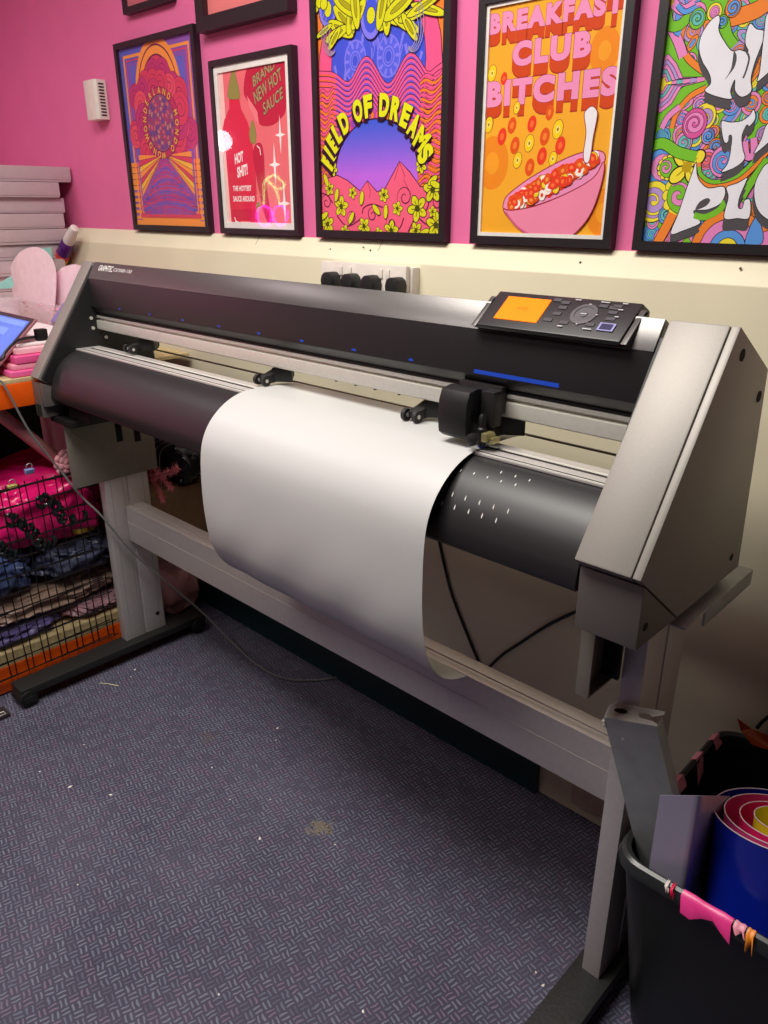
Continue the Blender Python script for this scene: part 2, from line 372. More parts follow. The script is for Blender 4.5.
# --- poster: wonderland arch
def art_wonder(A, x0, z0, x1, z1):
    BL, PU, OR, RD, MG, YL, DK = (76, 92, 186), (132, 84, 172), (246, 150, 62), (214, 62, 92), (192, 52, 110), (240, 186, 60), (110, 26, 70)
    W, H = x1-x0, z1-z0; X = lambda s: x0+s*W; Z = lambda t: z0+t*H
    A.rect(x0, z0, x1, z1, BL); A.rect(X(.5), Z(.3), x1, z1, PU)
    A.rect(x0, z0, x1, Z(.37), OR)
    for k in range(6): A.rect(x0, Z(.02+.035*k), X(.09), Z(.035+.035*k), PU); A.rect(X(.91), Z(.02+.035*k), x1, Z(.035+.035*k), PU)
    for k in range(4):
        for a, b in ((0, .17), (.83, 1)): A.rect(X(a), Z(.235+.035*k), X(b), Z(.239+.035*k), DK)
    for (a, col, w) in ((.05, OR, .022), (.085, RD, .012), (.11, PU, .02)):
        A.rect(X(a), Z(a*.75), X(a+w), Z(1-a*.75), col); A.rect(X(1-a-w), Z(a*.75), X(1-a), Z(1-a*.75), col); A.rect(X(a), Z(1-a*.75-w*.75), X(1-a), Z(1-a*.75), col); A.rect(X(a), Z(a*.75), X(1-a), Z(a*.75+w*.75), col)
    A.rect(X(.13), Z(.37), X(.87), Z(.90), (94, 96, 190))
    for k, (r, col) in enumerate(((.31, OR), (.27, DK), (.26, OR), (.215, DK), (.205, RD), (.155, DK), (.145, (224, 84, 96)))):
        A.ring(X(.5), Z(.74), r*W, r*W*1.15, r*W, col, 0, 180)
    rnd = random.Random(3)                          # curling clouds
    for k in range(46):
        a = 2*math.pi*k/46*3.1; r = .24+.2*rnd.random(); cx, cz = .5+r*math.cos(a)*.92, .60+r*.62*math.sin(a)
        q = .07+.05*rnd.random(); c = rnd.choice((RD, MG, (226, 78, 98), (206, 56, 100)))
        if cz < .40: continue
        A.ell(X(cx), Z(cz), q*W, q*W, c, 0, DK, .0012); A.spiral(X(cx), Z(cz), q*W*.75, 1.7, .0022, DK, rnd.random()*6)
    # rays to both sides of the path
    for k in range(7):
        zt = .40-.035*k
        for sg in (-1, 1):
            A.poly([(X(.5+sg*.03), Z(.40)), (X(.5+sg*.37), Z(zt+.012)), (X(.5+sg*.37), Z(zt-.02))], (OR, RD, YL)[k % 3])
            A.stroke([(X(.5+sg*.03), Z(.40)), (X(.5+sg*.37), Z(zt-.02))], .0013, DK)
    A.poly([(X(.5), Z(.41)), (X(.13), Z(.17)), (X(.13), Z(.06)), (X(.87), Z(.06)), (X(.87), Z(.17))], (150, 78, 160))
    for k in range(15):                             # maze of nested lines on the path
        t = k/15; hh = .395-.33*t; w = .03+.33*min(1, t*1.25)
        pts = [(X(.5+w*math.sin(2*math.pi*q/36)*(1+.10*math.sin(q*1.9+k))), Z(hh+.022*math.cos(4*math.pi*q/36))) for q in range(-9, 10)]
        A.stroke(pts, .0036, (RD, (92, 84, 186), MG)[k % 3]); 
    for k in range(40):
        a, b = rnd.uniform(.2, .8), rnd.uniform(.07, .3)
        if abs(a-.5) > .38-(b-.05)*.9: continue
        A.spiral(X(a), Z(b), .035*W, 1.4, .0022, rnd.choice((RD, (88, 80, 184), MG)), rnd.random()*6)
    A.rect(X(.07), Z(.045), X(.93), Z(.065), RD); A.rect(x0, z0, x1, Z(.03), OR)
    # mandala with a ring of lettering
    cx, cz, rx, rz = X(.5), Z(.575), .19*W, .155*H
    A.ell(cx, cz, rx*1.32, rz*1.25, (186, 48, 92), 0, DK, .002)
    A.ell(cx, cz, rx, rz, (140, 84, 128), 0, DK, .003)
    for j in range(1, 6):
        for k in range(6+3*j):
            a = 2*math.pi*k/(6+3*j)+j; A.ell(cx+rx*.17*j*math.cos(a), cz+rz*.17*j*math.sin(a), .0055, .0075, ((206, 96, 110), (98, 70, 150), (190, 130, 120), (170, 60, 110))[(j+k) % 4], a, DK, .0008)
    st = 'WONDERLAND MONDO WONO'
    for k, ch in enumerate(st):
        if ch == ' ': continue
        a = math.radians(205-360*k/len(st)); ex, ez = cx+rx*1.17*math.cos(a), cz+rz*1.13*math.sin(a)
        dx, dz = rx*math.sin(a), -rz*math.cos(a); l = math.hypot(dx, dz); dx, dz = dx/l, dz/l
        for col, off in ((DK, .05), (YL, .02)): A.text(ch, lambda p, q: (ex+(p-.33)*.021*dx-(q-.35)*.026*dz, ez+(p-.33)*.021*dz+(q-.35)*.026*dx), col, off)
framed(-2.475, -2.043, 1.2865, 1.818, .016, 'orange and purple arch poster with lettering round a mandala, beside the white sensor', art_wonder)

# --- poster: hot sauce bottle
def art_sauce(A, x0, z0, x1, z1):
    f = T(200, 40, 110/768); g = T(200, 135, 110/768)
    SAL, RD, RDD, GR, WH = (236, 112, 118), (222, 40, 70), (196, 32, 62), (146, 140, 70), (246, 240, 238)
    A.rect(x0, z0, x1, z1, SAL); A.rect(x0, z0, x0+.02, z1, (244, 196, 190))
    sp = lambda q, P, n=6: [tuple(v)[:2] for v in spline([(*P(*p), 0) for p in q], n, True)]
    A.shape(sp([(372, 120), (320, 230), (305, 360), (330, 420), (400, 520), (420, 590), (500, 595), (570, 540), (600, 470), (600, 250), (590, 90), (470, 90)], f), RDD, (170, 24, 50), .001)
    A.poly([f(*p) for p in ((325, 385), (345, 470), (412, 600), (400, 500))], (240, 130, 136))
    for i, (st, q) in enumerate((('BRAND', ((365, 255), (515, 120), (525, 190), (372, 330))), ('NEW HOT', ((368, 360), (560, 185), (575, 270), (385, 450))), ('SAUCE', ((435, 440), (575, 320), (580, 400), (445, 525))))):
        vs, _ = glyphs(st, .03); ax, bx = min(v[0] for v in vs), max(v[0] for v in vs); hi = max(v[1] for v in vs)
        P = [Vector(f(*p)) for p in q]
        def fn(a, b, P=P, ax=ax, bx=bx, hi=hi):
            s, t = (a-ax)/(bx-ax), 1-b/hi; p = (P[0]*(1-s)+P[1]*s)*(1-t)+(P[3]*(1-s)+P[2]*s)*t; return (p.x, p.y)
        A.text(st, fn, (92, 40, 44), .06); A.text(st, fn, (168, 150, 104), .02)
    # tall bottle
    A.shape(sp([(230, 190), (215, 250), (200, 320), (195, 400), (240, 415), (278, 400), (268, 320), (250, 250), (240, 190)], f, 5), GR, (110, 100, 50), .001)
    b = [f(205, 415), f(205, 480), f(170, 560), f(155, 640), f(160, 700)]+[g(182, 130), g(205, 420), g(222, 620), g(240, 650), g(330, 655), g(392, 648), g(402, 620), g(395, 420), g(385, 200)]+[f(350, 640), f(330, 570), f(285, 480), f(275, 415)]
    A.shape(b, RD, (186, 22, 54), .001)
    A.poly([g(225, 520), g(395, 515), g(402, 620), g(392, 648), g(240, 650), g(224, 620)], (208, 30, 64))
    A.stroke([g(242, 575), g(252, 605), g(275, 625)], .004, WH)
    for k in range(6): A.rect(g(288+11*k, 612)[0], g(288, 614)[1], g(295+11*k, 612)[0], g(288, 603)[1], (250, 190, 196))
    # small chilli pepper
    A.shape(sp([(345, 640), (350, 700), (365, 725), (388, 715), (392, 650), (368, 560)], f, 5), GR, (110, 100, 50), .001)
    A.shape(sp([(385, 70), (370, 140), (385, 230), (410, 380), (440, 520), (480, 620), (505, 610), (490, 520), (455, 300), (445, 140), (425, 60)], g, 5), RDD, (160, 22, 46), .001)
    A.stroke([g(398, 75), g(418, 95), g(424, 140)], .003, WH)
    for q in ([(460, 620), (475, 650), (505, 645), (500, 615)], [(395, 480), (415, 470), (420, 500), (398, 545)]): A.shape(sp(q, g, 4), (120, 140, 40))
    for st, a in (('HOT', (244, 300, 112, 190)), ('SHIT!', (262, 330, 205, 285))):
        p, q = g(a[0], a[3]), g(a[1], a[2]); A.text(st, A.fitline(st, p[0], q[0], p[1]-.006, q[1]-.006, .04, slope=.18), WH, .04)
    for st, a in (('THE HOTTEST', (232, 358, 352, 392)), ('SAUCE AROUND', (234, 382, 425, 465))):
        p, q = g(a[0], a[3]), g(a[1], a[2]); A.text(st, A.fitline(st, p[0], q[0], p[1], q[1], .03), WH, .03)
    for (P, a, b, r) in ((f, 560, 662, 1), (g, 522, 207, 1.15), (g, 590, 478, 1.15)):   # sparkles
        cx, cz = P(a, b); R = .046*r; q = []
        for k in range(8): rr = (R if k % 4 == 0 else R*.5) if k % 2 == 0 else R*.13; an = math.pi/2+k*math.pi/4; q.append((cx+rr*math.cos(an)*.9, cz+rr*math.sin(an)))
        A.poly(q, WH)
framed(-1.984, -1.637, 1.2865, 1.722, .015, 'red hot sauce bottle poster in black frame with a white border', art_sauce, mount=.016)

# --- poster: field of dreams
def art_field(A, x0, z0, x1, z1):
    f = T(300, 0, 160/768); g = T(300, 120, 160/768)
    OR, PK, BL, VI, YL, DK, LB = (246, 128, 44), (244, 88, 140), (66, 84, 214), (136, 92, 214), (214, 212, 24), (44, 14, 40), (128, 122, 236)
    A.rect(x0, z0, x1, z1, OR)
    cx, cz = f(365, 290); rx = f(610, 0)[0]-cx; R = rx*1.28
    A.ell(cx, cz-.02, R*1.02, R*1.1, PK, 0, DK, .0022); A.ell(cx, cz-.01, rx, rx*1.02, BL, 0, DK, .0016)
    for k in range(3):                              # chevron mandala
        for sg in (-1, 1):
            w = (.2, .55, .9)[k]
            A.stroke([(cx+sg*rx*(w-.3), cz+rx*(.75-.3*k)), (cx+sg*rx*(w-.14), cz+rx*(.2-.3*k)), (cx+sg*rx*(w+.02), cz+rx*(.62-.3*k))], .008, LB)
            A.stroke([(cx+sg*rx*(w-.28), cz+rx*(.6-.3*k)), (cx+sg*rx*(w-.14), cz+rx*(.05-.3*k)), (cx+sg*rx*(w), cz+rx*(.45-.3*k))], .003, LB)
    for (a, b) in ((265, 292), (425, 270)):
        px, pz = f(a, b); A.ell(px, pz, .034, .04, (84, 96, 224), 0, LB, .0035)
        for k in range(10): A.ell(px+.027*math.cos(k*.628), pz+.031*math.sin(k*.628), .0075, .0035, LB, k*.628)
        A.ring(px, pz, .018, .02, .003, LB); A.ell(px, pz, .01, .012, BL, 0, LB, .002)
    A.stroke([f(345, 230), f(345, 300), f(400, 390), f(430, 430)], .004, LB)
    # wavy field lines
    xs = [f(60+k*15.75, 300)[0] for k in range(41)]
    def wave(a, row):
        base = 350+row*26; s = a
        w = -78*math.exp(-((s-318)/62)**2)-92*math.exp(-((s-530)/66)**2)+62*math.exp(-((s-235)/50)**2)+70*math.exp(-((s-425)/58)**2)+20*math.exp(-((s-615)/30)**2)-45*max(0, (s-620)/70)
        return base+w*(1-.028*row)
    lo = z0
    for row in range(14):
        top = [f(60+k*15.75, wave(60+k*15.75, row)) for k in range(41)]
        bot = [f(60+k*15.75, wave(60+k*15.75, row)+34) for k in range(41)]
        top = [(x, q[1]) for x, q in zip(xs, top)]; bot = [(x, q[1]) for x, q in zip(xs, bot)]
        A.strip(top, bot, (118, 84, 206) if row < 10 else (170, 84, 176))
        A.strip(top[:8], bot[:8], (240, 100, 70)); A.strip(top[-7:], bot[-7:], OR if row > 4 else PK)
        A.stroke(top, .0058, PK); A.stroke([(p[0], p[1]+.0036) for p in top], .0016, DK)
    for sg, (xa, xb) in ((-1, (x0, f(150, 0)[0])), (1, (f(585, 0)[0], x1))):
        for k in range(26):
            z = g(0, 20)[1]-k*.0085+.06; p = [(xa+(xb-xa)*q/8, z+.006*math.sin(q*.9+k*.25)+(.010 if sg > 0 else -.006)*(q/8)*sg) for q in range(9)]
            A.stroke(p, .0052, (PK, OR)[k % 2]); A.stroke([(a, b+.003) for a, b in p], .0012, DK)
    # arch with sunset
    cx, cz = g(362, 255); rr = (g(560, 0)[0]-g(160, 0)[0])/2; rz = g(0, 30)[1]-cz
    A.ring(cx, cz, rr*1.22, rz*1.19, rr*.3, (196, 76, 160), 0, 180)
    for k in range(26):
        a = math.radians(10+160*k/25); A.ell(cx+rr*1.09*math.cos(a), cz+rz*1.07*math.sin(a), .008, .0055, (PK, OR, (150, 70, 190))[k % 3], a, DK, .0009)
    for k in range(22):
        a0, a1 = math.pi*k/44, math.pi*(k+1)/44; t = (math.sin(a0)+math.sin(a1))/2
        col = tuple(int(p+(q-p)*t) for p, q in zip((186, 104, 226), (56, 92, 214)))
        A.strip([(cx-rr*math.cos(a0), cz+rz*math.sin(a0)), (cx-rr*math.cos(a1), cz+rz*math.sin(a1))], [(cx+rr*math.cos(a0), cz+rz*math.sin(a0)), (cx+rr*math.cos(a1), cz+rz*math.sin(a1))], col, step=False)
    A.rect(cx-rr, g(0, 360)[1], cx+rr, cz, (190, 104, 226))
    A.ring(cx, cz, rr*1.012, rz*1.012, .003, DK, 0, 180)
    GP = lambda q: [g(*p) for p in q]
    A.shape(GP([(85, 330), (130, 280), (180, 265), (230, 290), (290, 340), (325, 292), (372, 345), (412, 325), (480, 198), (530, 250), (580, 320), (690, 320), (690, 560), (85, 560)]), (240, 96, 128), DK, .0022)
    for q in ([(480, 205), (505, 270), (500, 290), (530, 345)], [(325, 296), (340, 340), (335, 375)], [(480, 210), (455, 290)]): A.stroke(GP(q), .0015, (150, 40, 80))
    for (a, b, r, s) in ((130, 395, 22, 1), (350, 455, 20, -1), (505, 370, 26, 1), (665, 395, 20, -1), (250, 470, 18, 1), (440, 500, 18, -1)):
        A.spiral(*g(a, b), r*.00062*1.6, 1.6, .003, (96, 22, 60), a*.1, s)
    for q in ([(90, 350), (130, 360), (160, 400)], [(180, 460), (230, 510), (300, 470)], [(300, 450), (310, 420), (350, 405), (400, 420)], [(520, 540), (560, 470), (610, 500), (660, 470)], [(430, 560), (480, 520), (500, 470)], [(600, 450), (620, 400), (610, 350)]): A.stroke([tuple(v)[:2] for v in spline([(*g(*p), 0) for p in q], 6)], .0035, (110, 24, 60))
    for (a, b, r, n) in ((200, 415, 52, 5), (565, 425, 62, 5), (135, 500, 50, 5), (310, 510, 44, 5), (440, 530, 48, 5), (405, 360, 34, 6), (470, 425, 34, 5), (255, 350, 30, 5), (160, 235, 36, 6), (585, 220, 34, 6), (640, 335, 58, 5), (655, 505, 60, 5), (145, 330, 34, 5), (560, 530, 40, 5), (220, 535, 34, 5), (110, 545, 30, 5), (380, 545, 32, 5), (640, 440, 26, 5)):
        A.flower(*g(a, b), r*.00046, YL, (70, 70, 10), DK, n, a)
    for (a, b, an) in ((640, 290, .6), (655, 310, -.3), (300, 375, 1.4), (130, 290, 2), (415, 440, 1.5), (370, 430, 2.4), (120, 460, .5), (600, 540, .4), (250, 470, 1.), (180, 360, 1.3)): A.ell(*g(a, b), .016, .007, YL, an, DK, .0014)
    # crest of leaves and eye medallions at the top
    p = f(345, 85); A.ell(p[0], p[1]+.008, .034, .05, LB, 0, DK, .002); A.ell(p[0], p[1]+.004, .024, .034, BL, 0, LB, .0025); A.ell(p[0], p[1]+.004, .013, .016, YL, 0, DK, .0012)
    p = f(138, 45); A.ell(p[0], p[1], .03, .036, LB, 0, DK, .002); A.ell(p[0], p[1], .022, .027, BL, 0, LB, .002); A.ell(p[0], p[1], .012, .016, YL, 0, DK, .0012)
    for (a, b, l, w, an) in ((235, 60, .05, .016, 1.9), (215, 95, .045, .014, 2.4), (200, 140, .045, .013, 2.7), (180, 165, .04, .012, 3.4), (260, 50, .05, .016, 1.2), (285, 70, .035, .013, .9), (170, 185, .03, .009, 3.9), (120, 150, .03, .007, 3.5),
                            (440, 45, .05, .016, .8), (470, 85, .05, .015, -.3), (420, 70, .04, .013, 1.6), (510, 110, .045, .013, -.5), (560, 60, .05, .012, .2), (620, 45, .05, .01, -.3), (530, 130, .035, .01, -.9), (600, 25, .05, .01, .3), (480, 30, .05, .016, .4), (225, 25, .05, .016, 2.6), (270, 20, .05, .014, 1.7), (400, 20, .05, .014, 1.3)):
        A.ell(*f(a, b), l, w, YL, an, DK, .0018); A.ell(*f(a, b), l*.55, w*.35, (170, 160, 20), an, DK, .001)
    for (a, b, s) in ((150, 150, 1), (550, 120, -1)):
        for k in range(4): A.ring(*f(a+4*k*s, b+14*k), .03-.005*k, .05-.008*k, .0022, (150, 140, 170), 120 if s > 0 else -120, 300 if s > 0 else 60, 16)
    for (a, b) in ((62, 20), (80, 35), (98, 12), (120, 20)): A.ell(*f(a, b), .012, .012, YL, a, DK, .0016)
    # arched title
    cx, cz = g(362, 255); ra, rb = rr*1.15, rz*1.17
    st = 'FIELD OF DREAMS'; wd = [.8, .55, .8, .8, .95, .45, 1, .85, .45, 1, 1, .85, 1, 1.1, .85]; tot = sum(wd); acc = 0
    for ch, w in zip(st, wd):
        a = math.radians(175-168*(acc+w/2)/tot); acc += w
        if ch == ' ': continue
        ex, ez = cx+ra*math.cos(a), cz+rb*math.sin(a); tl = math.radians((90-math.degrees(a))*.66); hh = .044
        vs, fs = glyphs(ch, .06); ax, bx = min(v[0] for v in vs), max(v[0] for v in vs); hi = max(v[1] for v in vs); ww = .029*w
        for (ox, oz, col, of) in ((-.0035, -.0075, DK, .09), (0, -.001, DK, .085), (0, 0, (226, 226, 20), .06)):
            A.text(ch, lambda p, q: (lambda s, t: (ex+ox+s*math.cos(tl)*(1+.25*t/hh)+t*math.sin(tl), ez+oz-s*math.sin(tl)*(1+.25*t/hh)+t*math.cos(tl)))(((p-ax)/(bx-ax)-.5)*ww, q/hi*hh-.012), col, of)
framed(-1.566, -1.143, 1.2865, 1.86, .018, 'poster with FIELD OF DREAMS lettering arched over pink mountains and yellow flowers', art_field)

# --- poster: breakfast bowl
def art_bowl(A, x0, z0, x1, z1):
    f = T(470, 0, 180/768); g = T(470, 120, 170/768)
    YO, PK, OR, RD, YL, DK = (242, 170, 44), (236, 146, 190), (226, 84, 24), (232, 60, 34), (244, 206, 24), (150, 44, 60)
    A.rect(x0, z0, x1, z1, YO)
    def ringlet(P, a, b, r, c1, c2, an=0., k=1.25):
        p = P(a, b); A.ell(p[0], p[1], r, r*k, c1, an, DK if c1 == YL else None, .001); A.ell(p[0], p[1], r*.42, r*.42*k, c2, an); 
        if c1 == YL: A.ell(p[0], p[1], r*.2, r*.2*k, (150, 110, 20), an)
    for (P, a, b, r) in ((f, 575, 215, .030), (g, 100, 195, .040), (g, 600, 420, .034)): ringlet(P, a, b, r, (236, 138, 30), (242, 158, 40))
    for (st, a) in (('BREAKFAST', (80, 645, 62, 152, -.105)), ('CLUB', (178, 510, 180, 288, -.10)), ('BITCHES', (68, 622, 350, 462, -.11))):
        xa, xb = f(a[0], a[3])[0], f(a[1], a[3])[0]; zb, zt = f(a[0], a[3])[1], f(a[0], a[2])[1]
        # the photograph's line slope is perspective: measure the right-hand end too
        fn = A.fitline(st, xa, xb, zb, zt, .07, 1.22, slope=0)
        for k in range(9): A.text(st, lambda p, q, k=k: (fn(p, q)[0], fn(p, q)[1]-.021+.0026*k), (206, 70, 24) if k else (170, 50, 30), .07, 1.22)
        A.text(st, fn, DK, .08, 1.22); A.text(st, fn, PK, .066, 1.22)
    for (P, a, b, c, r) in ((f, 95, 313, YL, .016), (f, 145, 335, RD, .012), (f, 82, 530, YL, .016), (g, 85, 22, YL, .016), (g, 190, 25, OR, .016), (g, 280, 18, RD, .016), (g, 397, 42, YL, .018), (g, 145, 75, RD, .017), (g, 338, 75, OR, .017), (g, 268, 105, YL, .017), (g, 203, 115, OR, .017), (g, 408, 115, RD, .017), (g, 325, 163, RD, .017), (g, 215, 182, YL, .016), (g, 375, 175, YL, .014), (g, 270, 213, OR, .017), (f, 340, 480, OR, .014), (f, 200, 460, YL, .012)):
        ringlet(P, a, b, r*.62, c, {YL: (250, 226, 120), RD: (244, 110, 50), OR: (240, 130, 50)}[c], -.2, 1.5)
    sp = lambda q, n=6: [tuple(v)[:2] for v in spline([(*g(*p), 0) for p in q], n, True)]
    A.shape(sp([(150, 385), (170, 340), (260, 270), (380, 200), (480, 155), (560, 138), (605, 148), (607, 190), (560, 260), (440, 330), (300, 385), (190, 405), (155, 400)]), PK, DK, .002)
    rnd = random.Random(5)
    for k in range(230):
        t = rnd.random(); s = rnd.random()
        a = 185+385*t; b = 385-205*t+(-75+ (140)*s)*(.35+.65*math.sin(math.pi*min(.95, t+.06)))*.55
        c = rnd.choice((RD, RD, OR, OR, YL, (250, 240, 230))); ringlet(g, a, b, .0078, c, {YL: (250, 226, 120), RD: (250, 120, 60), OR: (244, 150, 70)}.get(c, RD), rnd.random()*3)
    A.shape(sp([(521, 190), (516, 150), (528, 60), (520, -20), (530, -45), (556, -62), (578, -40), (576, 0), (560, 80), (552, 140), (540, 190)], 5), (236, 232, 236), DK, .0016)
    A.shape(sp([(155, 402), (190, 408), (300, 388), (440, 332), (560, 262), (606, 190), (604, 260), (560, 400), (500, 490), (430, 535), (290, 535), (220, 485), (170, 430)]), (238, 138, 170), DK, .002)
    A.stroke([tuple(v)[:2] for v in spline([(*g(*p), 0) for p in ((165, 415), (215, 480), (300, 535))], 5)], .004, (214, 96, 140))
framed(-1.073, -.743, 1.2865, 1.738, .0165, 'yellow poster reading BREAKFAST CLUB BITCHES above a pink bowl of cereal rings', art_bowl, mount=.007)

# --- poster: green swirls with white letters
def art_swirl(A, x0, z0, x1, z1):
    f = T(640, 0, 128/768); g = T(630, 120, 138/768)
    GN, PK, OR, BL, TE, YL, LV, WH, DK, GY = (122, 196, 48), (236, 140, 200), (244, 136, 52), (96, 158, 232), (104, 194, 190), (246, 226, 60), (186, 152, 216), (238, 236, 244), (30, 24, 30), (84, 80, 84)
    A.rect(x0, z0, x1, z1, GN)
    rnd = random.Random(11); cols = (PK, OR, BL, TE, YL, LV, PK, BL)
    W, H = x1-x0, z1-z0
    for ps in range(4):                             # background swirls, in four interleaved sets that do not overlap
        n0 = A.n; nm = n0
        for j in range(ps//2, 25, 2):
            for i in range(ps % 2, 15, 2):
                A.n = n0; cx = x0+(i+.5+rnd.uniform(-.2, .2))*W/14; cz = z0+(j+.5+rnd.uniform(-.2, .2))*H/24; r = rnd.uniform(.010, .0165)
                c, c2, c3 = rnd.choice(cols), rnd.choice(cols), rnd.choice(cols); an = rnd.random()*6
                if rnd.random() < .3: A.ell(cx, cz, r*1.3, r*.6, c, an, DK, .001); A.ell(cx, cz, r*.7, r*.3, c2, an, DK, .0007)
                else: A.ell(cx, cz, r, r*1.1, c, an, DK, .001); A.ell(cx, cz, r*.68, r*.75, c2, an, DK, .0008); A.spiral(cx, cz, r*.6, 1.5, .003, c3, an, rnd.choice((-1, 1)), DK, .0005)
                nm = max(nm, A.n)
        A.n = nm
    sp = lambda q, P, n=6, cl=True: [tuple(v)[:2] for v in spline([(*P(*p), 0) for p in q], n, cl)]
    # big green and orange arcs, left
    for q, w, c in (([(160, 100), (150, 230), (210, 360), (330, 450), (420, 490)], .030, GN), ([(425, 490), (300, 540), (180, 640), (100, 760)], .030, GN), ([(275, 130), (245, 230), (290, 350), (400, 440)], .014, OR), ([(400, 525), (300, 580), (220, 680), (190, 770)], .012, OR), ([(190, 170), (230, 250), (260, 340)], .022, PK), ([(200, 160), (225, 190), (245, 200)], .014, BL), ([(240, 640), (170, 700), (130, 770)], .014, PK), ([(300, 90), (240, 150), (180, 150), (160, 60)], .022, GN), ([(540, 110), (600, 95), (700, 60), (768, 10)], .034, OR), ([(500, 120), (520, 220), (560, 280)], .026, GN), ([(200, 20), (260, 60), (330, 20)], .02, PK), ([(225, 30), (270, 70), (340, 40)], .01, BL)):
        p = sp(q, f, 8, False); A.stroke(p, w*.68+.0022, DK); A.stroke(p, w*.68, c)
    for r, c in ((1., PK), (.82, LV), (.66, PK), (.5, TE), (.36, PK), (.24, YL)):   # eye shape
        cx, cz = f(130, 505); k = r*.00058
        A.shape([(cx-.02, cz+70*k), (cx+.006, cz+76*k), (cx+.022*r, cz+50*k), (cx+.036*r, cz+12*k), (cx+.074*r, cz+.004), (cx+.074*r, cz-.002), (cx+.036*r, cz-12*k), (cx+.022*r, cz-54*k), (cx+.004, cz-76*k), (cx-.02, cz-70*k)], c, DK, .0011)
    for (P, a, b, r, c, c2, s) in [(P, a, b, r*.62, c, c2, s) for (P, a, b, r, c, c2, s) in ((f, 345, 112, .022, TE, GN, 1), (f, 560, 45, .02, BL, OR, -1), (f, 495, 130, .014, BL, GN, 1), (f, 325, 740, .03, PK, (220, 90, 160), 1), (f, 390, 700, .03, LV, YL, -1), (g, 185, 255, .05, PK, BL, 1), (g, 300, 125, .024, TE, PK, -1), (g, 435, 90, .018, BL, LV, 1), (g, 475, 150, .02, BL, OR, -1), (g, 437, 300, .024, TE, PK, 1), (g, 430, 220, .024, (240, 110, 110), PK, -1), (g, 520, 230, .036, BL, PK, 1), (g, 130, 455, .05, LV, YL, 1), (g, 200, 530, .022, TE, BL, -1), (g, 360, 20, .034, PK, (220, 90, 160), 1))]:
        p = P(a, b); A.ell(p[0], p[1], r, r*1.1, c2, 0, DK, .0012); A.spiral(p[0], p[1], r*.85, 1.8, r*.34, c, a*.05, s, DK, .0009)
    for (a, b, r) in ((215, 265, .016), (300, 420, .03)):  # scalloped fans
        p = g(a, b)
        for k in range(12): q = k*.5236; A.ell(p[0]+r*math.cos(q), p[1]+r*math.sin(q), r*.3, r*.3, YL, 0, DK, .001)
        A.ell(p[0], p[1], r, r, GN, 0, DK, .001); A.spiral(p[0]-r*.3, p[1], r*.7, 1.2, r*.3, BL if r > .04 else PK, 1., 1, DK, .0009)
    A.flower(*g(318, 262), .034, YL, (190, 160, 20), DK, 4, .7)
    p = g(545, 680)
    for r, c in ((.062, OR), (.047, PK), (.03, BL), (.017, YL)): A.ell(p[0], p[1]-.01, r, r, c, 0, DK, .0013)
    p = g(768, 680)
    for r, c in ((.03, OR), (.018, PK)): A.ell(p[0], p[1], r, r, c, 0, DK, .0012)
    A.shape(sp([(640, 690), (700, 540), (740, 620), (730, 690)], g), BL, DK, .0012)
    for q, w, c in (([(90, 165), (180, 130), (270, 180), (370, 205)], .022, GN), ([(375, 240), (390, 320), (480, 365), (600, 330), (700, 240), (768, 160)], .016, OR), ([(385, 260), (400, 310), (470, 345), (600, 310), (720, 200)], .008, GN), ([(640, 120), (650, 200), (690, 190), (690, 100)], .014, PK), ([(625, 430), (680, 340), (768, 220)], .016, GN), ([(240, 520), (200, 600), (150, 690)], .022, OR)):
        p = sp(q, g, 8, False); A.stroke(p, w*.75+.0022, DK); A.stroke(p, w*.75, c)
    # flowing white letters with grey shadows
    def letter(q, P, off=(0, -.014), n=5):
        pts = sp(q, P, n); A.poly([(a+off[0], b+off[1]) for a, b in pts], GY); A.poly([(a+off[0]*.5, b+off[1]*.5) for a, b in pts], GY); A.shape(pts, WH, DK, .0014)
    letter([(470, 92), (420, 130), (370, 210), (355, 290), (375, 370), (415, 440), (425, 500), (390, 545), (460, 580), (550, 595), (545, 545), (570, 480), (570, 540), (600, 580), (640, 575), (672, 540), (668, 470), (690, 380), (720, 300), (745, 230), (745, 185), (700, 172), (665, 140), (640, 190), (632, 260), (650, 310), (600, 298), (555, 305), (510, 250), (475, 180), (482, 120)], f)
    A.poly(sp([(565, 310), (582, 340), (570, 400), (535, 450), (512, 478), (545, 420), (556, 370)], f), GY); A.stroke(sp([(640, 310), (656, 350), (640, 420), (620, 470)], f, 6, False), .003, GY)
    letter([(768, 80), (745, 200), (720, 420), (705, 490), (768, 440), (830, 380), (860, 120)], f)
    letter([(510, 10), (560, 12), (620, 5), (665, -25), (690, -60), (700, -10), (668, 35), (650, 30), (625, 90), (630, 160), (640, 215), (590, 262), (510, 292), (545, 240), (562, 160), (560, 100), (540, 130), (520, 110)], g)
    A.poly(sp([(552, 85), (570, 90), (565, 150), (545, 168), (548, 120)], g), GY); A.poly(sp([(655, 30), (664, 45), (640, 90), (626, 120), (634, 60)], g), GY)
    letter([(768, 20), (730, 110), (690, 190), (768, 130), (840, 60)], g)
    letter([(370, 232), (345, 300), (310, 400), (270, 520), (228, 632), (300, 615), (392, 575), (372, 540), (358, 505), (430, 500), (500, 470), (530, 420), (522, 370), (440, 378), (395, 345), (375, 300)], g)
    A.poly(sp([(365, 495), (390, 455), (430, 435), (448, 448), (425, 478), (380, 498)], g), GY); A.stroke(sp([(358, 530), (420, 540), (500, 500), (530, 450)], g, 6, False), .01, GN)
    letter([(538, 375), (548, 430), (525, 545), (600, 548), (664, 545), (672, 450), (640, 445), (625, 490), (605, 485), (612, 430), (645, 350), (655, 320), (600, 350)], g, (0, -.018))
